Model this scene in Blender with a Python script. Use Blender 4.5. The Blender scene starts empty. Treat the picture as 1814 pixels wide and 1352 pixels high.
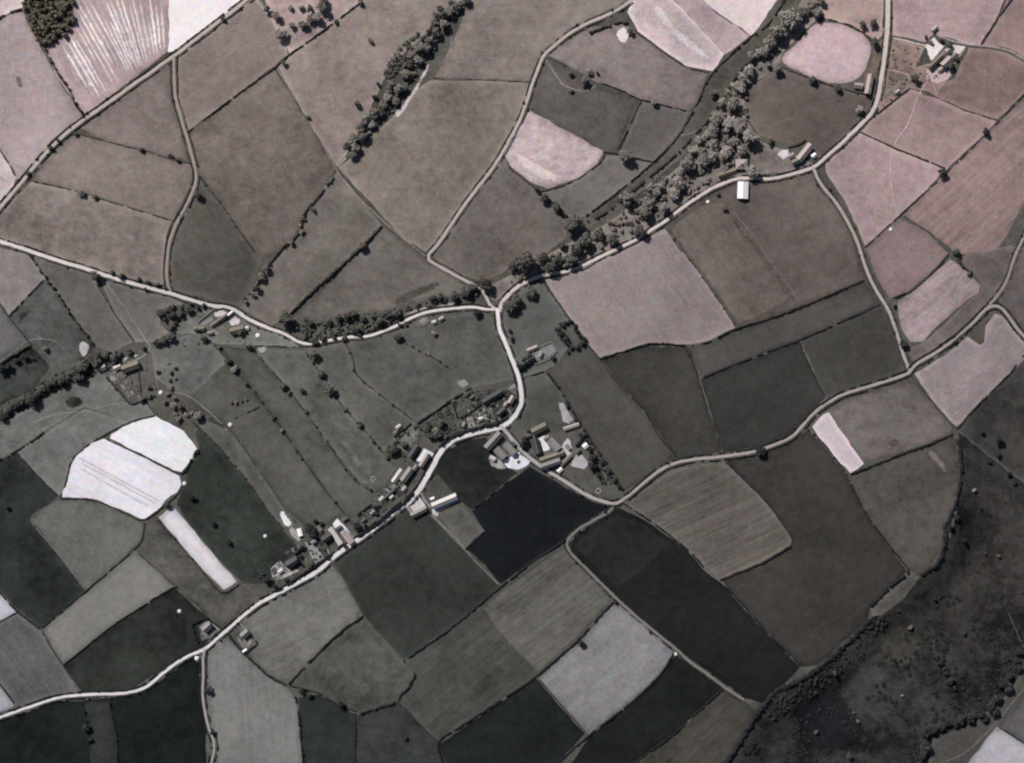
import bpy, math, random
import numpy as np
from mathutils import Vector, noise as mnoise
from mathutils.geometry import delaunay_2d_cdt

# ------------------------------------------------------------------ camera, sky, sun, exposure
SC = bpy.context.scene
COL = SC.collection
MPP = 0.6                      # metres of ground per survey unit (one unit of the plan below)
CAM_H = 1800.0                 # flying height
cam_data = bpy.data.cameras.new('survey_camera')
cam = bpy.data.objects.new('survey_camera', cam_data)
COL.objects.link(cam)
cam.location = (0, 0, CAM_H)
cam.rotation_euler = (0, 0, 0)             # vertical photograph, top of the picture is +Y
cam_data.sensor_width = 36.0
cam_data.lens = 36.0 * CAM_H / (1814 * MPP)
cam_data.clip_start = 1.0
cam_data.clip_end = 30000.0
SC.camera = cam

SUN_EL = math.radians(44)
SUN_AZ = math.radians(-38)                 # from +Y towards -X: light from the upper left
world = bpy.data.worlds.new('World')
SC.world = world
world.use_nodes = True
_nt = world.node_tree
_bg = _nt.nodes['Background']
_sky = _nt.nodes.new('ShaderNodeTexSky')
_sky.sky_type = 'NISHITA'
_sky.sun_disc = False
_sky.sun_elevation = SUN_EL
_sky.sun_rotation = SUN_AZ
_sky.altitude = 200
_sky.dust_density = 2.0
_nt.links.new(_sky.outputs['Color'], _bg.inputs['Color'])
_bg.inputs['Strength'].default_value = 0.05

sun_data = bpy.data.lights.new('sun', 'SUN')
sun_data.energy = 5.0
sun_data.angle = math.radians(0.53)
sun_data.color = (1.0, 0.945, 0.90)
sun = bpy.data.objects.new('sun', sun_data)
COL.objects.link(sun)
sun.location = (-400, 500, 900)
_d = Vector((math.sin(SUN_AZ) * math.cos(SUN_EL), math.cos(SUN_AZ) * math.cos(SUN_EL), math.sin(SUN_EL)))
sun.rotation_euler = _d.to_track_quat('Z', 'Y').to_euler()

SC.view_settings.view_transform = 'Standard'
SC.view_settings.look = 'None'
SC.view_settings.exposure = 0.0
SC.view_settings.gamma = 1.0
SC.view_settings.use_curve_mapping = False
SC.render.engine = 'CYCLES'
SC.cycles.max_bounces = 4
SC.cycles.filter_width = 2.2
SC.cycles.use_denoising = False
# light that reaches level ground, per channel (used to turn the tones of the print into base colours)
E_RGB = (1.37, 1.335, 1.345)

rnd = random.Random(1948)

# ------------------------------------------------------------------ terrain
STREAM = [(1440, -60), (1395, 20), (1330, 90), (1265, 165), (1225, 235), (1150, 310), (1070, 390), (1000, 440), (900, 490), (820, 530),
          (700, 560), (580, 580), (470, 600), (330, 590), (260, 615), (160, 650), (60, 705), (-60, 770)]
GULLY = [(860, -60), (800, 20), (755, 80), (715, 140), (690, 190), (640, 240), (600, 300), (555, 360), (515, 430), (460, 500), (430, 545)]
SCARP = [(1700, 700), (1704, 850), (1680, 940), (1640, 1010), (1545, 1085), (1450, 1184), (1380, 1222), (1340, 1262), (1290, 1352), (1250, 1420)]


def flat(px, py):
    return ((px - 907) * MPP, (676 - py) * MPP)


def _seg_dist(X, Y, line):
    best = np.full(X.shape, 1e9)
    side = np.zeros(X.shape)
    for (ax, ay), (bx, by) in zip(line[:-1], line[1:]):
        dx, dy = bx - ax, by - ay
        t = np.clip(((X - ax) * dx + (Y - ay) * dy) / (dx * dx + dy * dy), 0, 1)
        d = np.hypot(X - ax - t * dx, Y - ay - t * dy)
        s = np.sign(dx * (Y - ay) - dy * (X - ax))
        m = d < best
        best = np.where(m, d, best)
        side = np.where(m, s, side)
    return best, side


G = 15.0
GX0, GY0, GNX, GNY = -1050.0, -900.0, 141, 121
_gx = GX0 + G * np.arange(GNX)
_gy = GY0 + G * np.arange(GNY)
_X, _Y = np.meshgrid(_gx, _gy, indexing='ij')


def _terrain():
    h = 2.6 * np.sin(_X / 170 + 0.7) * np.cos(_Y / 150 - 0.4) + 1.2 * np.sin(_X / 74 - _Y / 95 + 2.0) + 0.5 * np.sin(_X / 33 + _Y / 41)
    d, _ = _seg_dist(_X, _Y, [flat(*p) for p in STREAM])
    h -= 8.0 * np.exp(-(d / 60) ** 2)
    d, _ = _seg_dist(_X, _Y, [flat(*p) for p in GULLY])
    h -= 4.5 * np.exp(-(d / 26) ** 2)
    d, s = _seg_dist(_X, _Y, [flat(*p) for p in SCARP])
    t = np.clip((d * s) / 45.0, 0, 1)
    t = t * t * (3 - 2 * t)
    t = t * np.clip((150 - _Y) / 190.0, 0, 1) ** 1.5
    h -= 15.0 * t * np.exp(-np.maximum(d - 250, 0) / 300)
    for i in range(GNX):
        for j in range(GNY):
            h[i, j] += 0.35 * mnoise.noise(Vector((_X[i, j] / 28, _Y[i, j] / 28, 3.1)))
    edge = np.clip((np.maximum(np.abs(_X) / 1050, np.abs(_Y) / 900) - 0.8) / 0.2, 0, 1)
    return h * (1 - edge)


HGT = _terrain()
_NX = -np.gradient(HGT, G, axis=0)
_NY = -np.gradient(HGT, G, axis=1)


def ground_z(x, y):
    """Height of the ground: linear on the triangles of the survey grid."""
    x = np.asarray(x, float); y = np.asarray(y, float)
    fx = np.clip((x - GX0) / G, 0, GNX - 1.001); fy = np.clip((y - GY0) / G, 0, GNY - 1.001)
    i = fx.astype(int); j = fy.astype(int)
    fx = fx - i; fy = fy - j
    a, b, c, d = HGT[i, j], HGT[i + 1, j], HGT[i, j + 1], HGT[i + 1, j + 1]
    return np.where(fx >= fy, a + (b - a) * fx + (d - b) * fy, a + (c - a) * fy + (d - c) * fx)


def ground_n(x, y):
    fx = np.clip((x - GX0) / G, 0, GNX - 1.001); fy = np.clip((y - GY0) / G, 0, GNY - 1.001)
    i = fx.astype(int); j = fy.astype(int)
    fx = fx - i; fy = fy - j
    out = []
    for A in (_NX, _NY):
        out.append(A[i, j] * (1 - fx) * (1 - fy) + A[i + 1, j] * fx * (1 - fy) + A[i, j + 1] * (1 - fx) * fy + A[i + 1, j + 1] * fx * fy)
    n = np.stack([out[0], out[1], np.ones_like(out[0])], -1)
    return n / np.linalg.norm(n, axis=-1, keepdims=True)


def at(pts, up=0.0):
    """Plan units -> metres on the ground (the print is a central projection, so relief is allowed for)."""
    p = np.asarray(pts, float).reshape(-1, 2)
    X0 = (p[:, 0] - 907) * MPP; Y0 = (676 - p[:, 1]) * MPP
    x, y = X0.copy(), Y0.copy()
    for _ in range(3):
        k = (CAM_H - ground_z(x, y) - up) / CAM_H
        x, y = X0 * k, Y0 * k
    return np.stack([x, y], -1)


# ------------------------------------------------------------------ materials
def lin(c):
    c = c / 255.0
    return c / 12.92 if c <= 0.04045 else ((c + 0.055) / 1.055) ** 2.4


def tone(rgb):
    return tuple(min(0.82, max(0.006, lin(v) / e)) for v, e in zip(rgb, E_RGB))


class NT:
    def __init__(self, name):
        self.m = bpy.data.materials.new(name)
        self.m.use_nodes = True
        self.t = self.m.node_tree
        self.b = self.t.nodes['Principled BSDF']
        self.b.inputs['Roughness'].default_value = 0.95
        self.b.inputs['Specular IOR Level'].default_value = 0.12

    def n(self, kind, **kw):
        x = self.t.nodes.new(kind)
        for k, v in kw.items():
            if k in x.inputs:
                x.inputs[k].default_value = v
            else:
                setattr(x, k, v)
        return x

    def l(self, a, b):
        self.t.links.new(a, b)

    def math(self, op, a, b=None):
        x = self.t.nodes.new('ShaderNodeMath'); x.operation = op
        for i, v in enumerate((a, b)):
            if v is None:
                continue
            if isinstance(v, (int, float)):
                x.inputs[i].default_value = v
            else:
                self.l(v, x.inputs[i])
        return x.outputs[0]

    def noise(self, vec, scale, detail=2.0, rough=0.5):
        x = self.n('ShaderNodeTexNoise', Scale=scale, Detail=detail, Roughness=rough)
        self.l(vec, x.inputs['Vector'])
        return x.outputs['Fac']

    def obj(self, loc=(0, 0, 0), rot=0.0, scale=(1, 1, 1)):
        tc = self.n('ShaderNodeTexCoord')
        mp = self.n('ShaderNodeMapping')
        mp.inputs['Location'].default_value = loc
        mp.inputs['Rotation'].default_value = (0, 0, rot)
        mp.inputs['Scale'].default_value = scale
        self.l(tc.outputs['Object'], mp.inputs['Vector'])
        return mp.outputs['Vector']


_MATS = {}


def soil(rgb, mottle=0.22, grain=0.20, streak=0.0, angle=0.0, fine=2.2, spots=0.0, seed=None, tint=0.05, soft=0.0, head=0.0):
    """Grass, stubble or bare soil: mottled at three sizes, with drill lines running at `angle` degrees where streak > 0."""
    key = (rgb, mottle, grain, streak, angle, fine, spots, seed, soft, head)
    if key in _MATS:
        return _MATS[key]
    s = seed if seed is not None else len(_MATS) * 7.3
    m = NT('soil')
    base = tone(rgb)
    v = m.obj((s * 3.1, s * 1.7, 0))
    f = m.math('SUBTRACT', m.noise(v, 1 / 60, 3, 0.55), 0.5)
    tot = m.math('MULTIPLY', f, mottle * 3.4)
    f0 = m.math('SUBTRACT', m.noise(v, 1 / 170, 2, 0.5), 0.5)
    tot = m.math('ADD', tot, m.math('MULTIPLY', f0, mottle * 2.6))
    wn = m.math('SUBTRACT', m.noise(m.obj((s * 1.3, 70 - s, 0)), 1 / 26, 4, 0.65), 0.60)
    tot = m.math('ADD', tot, m.math('MULTIPLY', m.math('MAXIMUM', wn, 0.0), mottle * 6.0))       # worn pale patches
    f2 = m.math('SUBTRACT', m.noise(v, 1 / 11, 4, 0.6), 0.5)
    tot = m.math('ADD', tot, m.math('MULTIPLY', f2, mottle * 2.9))
    f4 = m.math('SUBTRACT', m.noise(m.obj((s * 2.3, s, 5.0)), 1 / 4.6, 3, 0.6), 0.5)
    tot = m.math('ADD', tot, m.math('MULTIPLY', f4, mottle * 1.1 + grain * .9))
    f3 = m.math('SUBTRACT', m.noise(v, 1 / fine, 2, 0.6), 0.5)
    tot = m.math('ADD', tot, m.math('MULTIPLY', f3, grain * 2.8))
    if streak:
        a = math.radians(angle)
        vs = m.obj((s, s, 0), a, (1, 1, 1))
        mp = m.n('ShaderNodeMapping'); mp.inputs['Scale'].default_value = (1 / 160, 1 / 4.2, 1)
        m.l(vs, mp.inputs['Vector'])
        g = m.math('SUBTRACT', m.noise(mp.outputs['Vector'], 1.0, 3, 0.65), 0.5)
        tot = m.math('ADD', tot, m.math('MULTIPLY', g, streak * 2.4))
        mp2 = m.n('ShaderNodeMapping'); mp2.inputs['Scale'].default_value = (1 / 260, 1 / 22, 1)
        m.l(vs, mp2.inputs['Vector'])
        g2 = m.math('SUBTRACT', m.noise(mp2.outputs['Vector'], 1.0, 2, 0.5), 0.5)
        tot = m.math('ADD', tot, m.math('MULTIPLY', g2, streak * 1.6))
        mp3 = m.n('ShaderNodeMapping'); mp3.inputs['Scale'].default_value = (1 / 90, 1 / 1.7, 1)
        m.l(vs, mp3.inputs['Vector'])
        g3 = m.math('SUBTRACT', m.noise(mp3.outputs['Vector'], 1.0, 1, 0.5), 0.5)
        tot = m.math('ADD', tot, m.math('MULTIPLY', g3, streak * 1.6))
    if head:
        # headland: the strip along the hedge is grazed or worn differently
        at2 = m.n('ShaderNodeAttribute', attribute_name='margin')
        hn_ = m.math('ADD', m.noise(m.obj((s, 9, 0)), 1 / 14, 3, 0.6), 0.15)
        e_ = m.math('MULTIPLY', m.math('POWER', m.math('SUBTRACT', 1.0, at2.outputs['Fac']), 1.6), hn_)
        tot = m.math('ADD', tot, m.math('MULTIPLY', e_, head))
    if spots:
        vo = m.n('ShaderNodeTexVoronoi', Scale=1 / 9.0)
        m.l(v, vo.inputs['Vector'])
        lt = m.math('LESS_THAN', vo.outputs['Distance'], 0.16)
        tot = m.math('ADD', tot, m.math('MULTIPLY', lt, spots))
    k = m.math('MAXIMUM', m.math('ADD', tot, 1.0), 0.25)
    # slight drift of hue from tuft to tuft
    hn = m.n('ShaderNodeTexNoise', Scale=1 / 7.0, Detail=2.0, Roughness=0.6)
    m.l(m.obj((s * 5.0, 40 + s, 0)), hn.inputs['Vector'])
    sp = m.n('ShaderNodeSeparateColor')
    m.l(hn.outputs['Color'], sp.inputs[0])
    comb = m.n('ShaderNodeCombineColor')
    for i in range(3):
        w = m.math('ADD', m.math('MULTIPLY', m.math('SUBTRACT', sp.outputs[i], 0.5), tint * (9, 6, 9)[i]), 1.0)
        m.l(m.math('MULTIPLY', m.math('MULTIPLY', k, base[i]), w), comb.inputs[i])
    m.l(comb.outputs[0], m.b.inputs['Base Color'])
    bp = m.n('ShaderNodeBump', Strength=0.35, Distance=0.4)
    m.l(f3, bp.inputs['Height'])
    m.l(bp.outputs['Normal'], m.b.inputs['Normal'])
    if soft:
        # the cover thins out towards its margin, so the ground below shows between the tufts
        at_ = m.n('ShaderNodeAttribute', attribute_name='margin')
        wv = m.math('SUBTRACT', m.noise(m.obj((s, 0, s)), 1 / 3.2, 3, 0.65), 0.5)
        a = m.math('ADD', m.math('MULTIPLY', at_.outputs['Fac'], 1.9), m.math('MULTIPLY', wv, 2.6 * soft))
        a = m.math('MINIMUM', m.math('MAXIMUM', m.math('SUBTRACT', a, 0.55), 0.0), 1.0)
        m.l(a, m.b.inputs['Alpha'])
    _MATS[key] = m.m
    return m.m


def road_mat(rgb, seed=0.0):
    key = ('road', rgb)
    if key in _MATS:
        return _MATS[key]
    m = NT('road_surface')
    base = tone(rgb)
    v = m.obj((seed, seed, 0))
    tot = m.math('MULTIPLY', m.math('SUBTRACT', m.noise(v, 1 / 18, 3, 0.6), 0.5), 0.38)
    tot = m.math('ADD', tot, m.math('MULTIPLY', m.math('SUBTRACT', m.noise(v, 1 / 2.3, 3, 0.6), 0.5), 0.42))
    k = m.math('ADD', tot, 1.0)
    comb = m.n('ShaderNodeCombineColor')
    for i in range(3):
        m.l(m.math('MULTIPLY', k, base[i]), comb.inputs[i])
    m.l(comb.outputs[0], m.b.inputs['Base Color'])
    _MATS[key] = m.m
    return m.m


def leaf_mat(name, rgb, var=0.5):
    key = ('leaf', name)
    if key in _MATS:
        return _MATS[key]
    m = NT(name)
    base = rgb
    v = m.obj()
    f = m.math('SUBTRACT', m.noise(v, 0.9, 2, 0.6), 0.5)
    oi = m.n('ShaderNodeObjectInfo')
    r = m.math('MULTIPLY', m.math('SUBTRACT', oi.outputs['Random'], 0.5), 0.5)
    k = m.math('MAXIMUM', m.math('ADD', m.math('ADD', m.math('MULTIPLY', f, var * 2.2), 1.0), r), 0.2)
    comb = m.n('ShaderNodeCombineColor')
    for i in range(3):
        m.l(m.math('MULTIPLY', k, base[i]), comb.inputs[i])
    m.l(comb.outputs[0], m.b.inputs['Base Color'])
    m.b.inputs['Roughness'].default_value = 0.8
    _MATS[key] = m.m
    return m.m


def plain(name, rgb, var=0.18, scale=0.8, rough=0.85, streak=None):
    key = ('plain', name)
    if key in _MATS:
        return _MATS[key]
    m = NT(name)
    v = m.obj(scale=streak or (1, 1, 1))
    f = m.math('SUBTRACT', m.noise(v, scale, 3, 0.6), 0.5)
    oi = m.n('ShaderNodeObjectInfo')
    r = m.math('MULTIPLY', m.math('SUBTRACT', oi.outputs['Random'], 0.5), 0.24)
    k = m.math('ADD', m.math('ADD', m.math('MULTIPLY', f, var * 2.2), 1.0), r)
    comb = m.n('ShaderNodeCombineColor')
    for i in range(3):
        m.l(m.math('MULTIPLY', k, rgb[i]), comb.inputs[i])
    m.l(comb.outputs[0], m.b.inputs['Base Color'])
    m.b.inputs['Roughness'].default_value = rough
    _MATS[key] = m.m
    return m.m


# ------------------------------------------------------------------ object helpers
def link(name, mesh, mat=None, parent=None):
    o = bpy.data.objects.new(name, mesh)
    COL.objects.link(o)
    if mat is not None:
        mesh.materials.append(mat)
    if parent is not None:
        o.parent = parent
    return o


def tag(o, label=None, cat=None, group=None, kind=None):
    for k, v in (('label', label), ('category', cat), ('group', group), ('kind', kind)):
        if v:
            o[k] = v
    return o


def mesh_of(name, verts, faces, smooth=False):
    me = bpy.data.meshes.new(name)
    me.from_pydata([tuple(map(float, v)) for v in verts], [], [tuple(map(int, f)) for f in faces])
    if smooth:
        me.polygons.foreach_set('use_smooth', [True] * len(me.polygons))
    me.update()
    return me


def empty(name, loc, rz=0.0):
    o = bpy.data.objects.new(name, None)
    o.empty_display_size = 1.0
    COL.objects.link(o)
    o.location = loc
    o.rotation_euler = (0, 0, rz)
    return o


# ------------------------------------------------------------------ draping sheets over the ground
def in_poly(px, py, poly):
    x, y = poly[:, 0], poly[:, 1]
    inside = np.zeros(px.shape, bool)
    j = len(poly) - 1
    for i in range(len(poly)):
        c = ((y[i] > py) != (y[j] > py)) & (px < (x[j] - x[i]) * (py - y[i]) / (y[j] - y[i] + 1e-12) + x[i])
        inside ^= c
        j = i
    return inside


def densify(poly, step, closed=True):
    out = []
    n = len(poly)
    for i in range(n if closed else n - 1):
        a, b = poly[i], poly[(i + 1) % n]
        k = max(1, int(np.hypot(*(b - a)) / step))
        for t in range(k):
            out.append(a + (b - a) * t / k)
    if not closed:
        out.append(poly[-1])
    return np.array(out)


def drape(name, poly, lift, mat, soft=0.0, spine=None):
    """poly: Nx2 metres (densified). Cuts it along the survey grid so that it lies exactly parallel to the ground."""
    ci = np.floor((poly[:, 0] - GX0) / G).astype(int)
    cj = np.floor((poly[:, 1] - GY0) / G).astype(int)
    cells = set()
    for a, b in set(zip(ci.tolist(), cj.tolist())):
        for da in (-1, 0, 1):
            for db in (-1, 0, 1):
                cells.add((a + da, b + db))
    ii, jj = np.meshgrid(np.arange(ci.min(), ci.max() + 1), np.arange(cj.min(), cj.max() + 1), indexing='ij')
    ins = in_poly(GX0 + (ii + 0.5) * G, GY0 + (jj + 0.5) * G, poly)
    for a, b in zip(ii[ins].tolist(), jj[ins].tolist()):
        cells.add((a, b))
    verts = [Vector((float(x), float(y))) for x, y in poly]
    idx, edges = {}, set()

    def node(a, b):
        k = idx.get((a, b))
        if k is None:
            k = idx[(a, b)] = len(verts)
            verts.append(Vector((GX0 + a * G, GY0 + b * G)))
        return k
    for a, b in cells:
        n00, n10, n01, n11 = node(a, b), node(a + 1, b), node(a, b + 1), node(a + 1, b + 1)
        for e in ((n00, n10), (n00, n01), (n10, n11), (n01, n11), (n00, n11)):
            edges.add((min(e), max(e)))
    extra = []
    if spine is not None:
        extra.append((spine, False))
    elif soft:
        n = side_normals(np.vstack([poly[-1:], poly, poly[:1]]))[1:-1]
        sgn = 1 if np.sum(poly[:, 0] * np.roll(poly[:, 1], -1) - np.roll(poly[:, 0], -1) * poly[:, 1]) > 0 else -1
        q = poly + n * (soft * sgn)
        q = q[in_poly(q[:, 0], q[:, 1], poly)]
        if len(q) > 3:
            extra.append((q, True))
    for q, closed in extra:
        k0 = len(verts)
        verts += [Vector((float(x), float(y))) for x, y in q]
        for a in range(len(q) - (0 if closed else 1)):
            edges.add((k0 + a, k0 + (a + 1) % len(q)))
    area = 0.5 * np.sum(poly[:, 0] * np.roll(poly[:, 1], -1) - np.roll(poly[:, 0], -1) * poly[:, 1])
    order = list(range(len(poly)))
    if area < 0:
        order.reverse()
    r = delaunay_2d_cdt(verts, list(edges), [order], 0, 1e-4, True)
    V, F, OF = r[0], r[2], r[5]
    used, faces = {}, []
    for f, of in zip(F, OF):
        if of:
            faces.append([used.setdefault(k, len(used)) for k in f])
    if not faces:
        return None
    P = np.zeros((len(used), 2))
    for k, n in used.items():
        P[n] = V[k]
    Z = ground_z(P[:, 0], P[:, 1]) + lift
    me = mesh_of(name, np.column_stack([P, Z]), faces, True)
    me.normals_split_custom_set_from_vertices(ground_n(P[:, 0], P[:, 1]).tolist())
    if soft:
        best = np.full(len(P), 1e9)
        for a, b in zip(poly, np.roll(poly, -1, axis=0)):
            d = b - a
            t = np.clip(((P - a) @ d) / (d @ d + 1e-9), 0, 1)
            best = np.minimum(best, np.hypot(*(P - a - t[:, None] * d).T))
        at_ = me.attributes.new('margin', 'FLOAT', 'POINT')
        at_.data.foreach_set('value', np.clip(best / soft, 0, 1).astype(np.float32))
    return link(name, me, mat)


def catmull(p, step):
    p = np.asarray(p, float)
    if len(p) < 3:
        return densify(p, step, False)
    q = np.vstack([2 * p[0] - p[1], p, 2 * p[-1] - p[-2]])
    out = []
    for i in range(1, len(q) - 2):
        n = max(1, int(np.hypot(*(q[i + 1] - q[i])) / step))
        t = (np.arange(n) / n)[:, None]
        a, b, c, d = q[i - 1], q[i], q[i + 1], q[i + 2]
        out.append(0.5 * (2 * b + (c - a) * t + (2 * a - 5 * b + 4 * c - d) * t ** 2 + (3 * b - a - 3 * c + d) * t ** 3))
    out.append(p[-1:])
    return np.vstack(out)


def side_normals(c):
    t = np.gradient(c, axis=0)
    t /= np.linalg.norm(t, axis=1, keepdims=True) + 1e-9
    return np.column_stack([-t[:, 1], t[:, 0]])


def ribbon(c, half, wob=0.25, seed=0.0):
    n = side_normals(c)
    half = np.broadcast_to(half, (len(c),))
    L = np.array([half[i] * (1 + wob * mnoise.noise(Vector((i * 0.55, seed, 0.0)))) for i in range(len(c))])
    R = np.array([half[i] * (1 + wob * mnoise.noise(Vector((i * 0.55, seed, 9.0)))) for i in range(len(c))])
    return np.vstack([c + n * L[:, None], (c - n * R[:, None])[::-1]])
# ------------------------------------------------------------------ the ground
def make_ground():
    verts, faces = [], []
    for i in range(GNX):
        for j in range(GNY):
            verts.append((_gx[i], _gy[j], HGT[i, j]))
    k = lambda i, j: i * GNY + j
    for i in range(GNX - 1):
        for j in range(GNY - 1):
            faces.append((k(i, j), k(i + 1, j), k(i + 1, j + 1)))
            faces.append((k(i, j), k(i + 1, j + 1), k(i, j + 1)))
    n0 = len(verts)
    B = 9000.0
    x1, y1 = _gx[-1], _gy[-1]
    for x, y in ((-B, -B), (B, -B), (B, B), (-B, B)):
        verts.append((x, y, 0.0))
    bottom = [k(i, 0) for i in range(GNX)]
    right = [k(GNX - 1, j) for j in range(GNY)]
    top = [k(i, GNY - 1) for i in range(GNX)][::-1]
    left = [k(0, j) for j in range(GNY)][::-1]
    for s, (row, a, b) in enumerate(((bottom, 0, 1), (right, 1, 2), (top, 2, 3), (left, 3, 0))):
        for p, q in zip(row[:-1], row[1:]):
            faces.append((n0 + a, q, p))
        faces.append((n0 + a, n0 + b, row[-1]))
    me = mesh_of('ground', verts, faces, True)
    o = link('ground', me, soil((90, 88, 83), 0.35, 0.3))
    tag(o, 'rough grassland that fills the land between the fields', kind='structure')


make_ground()

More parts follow.
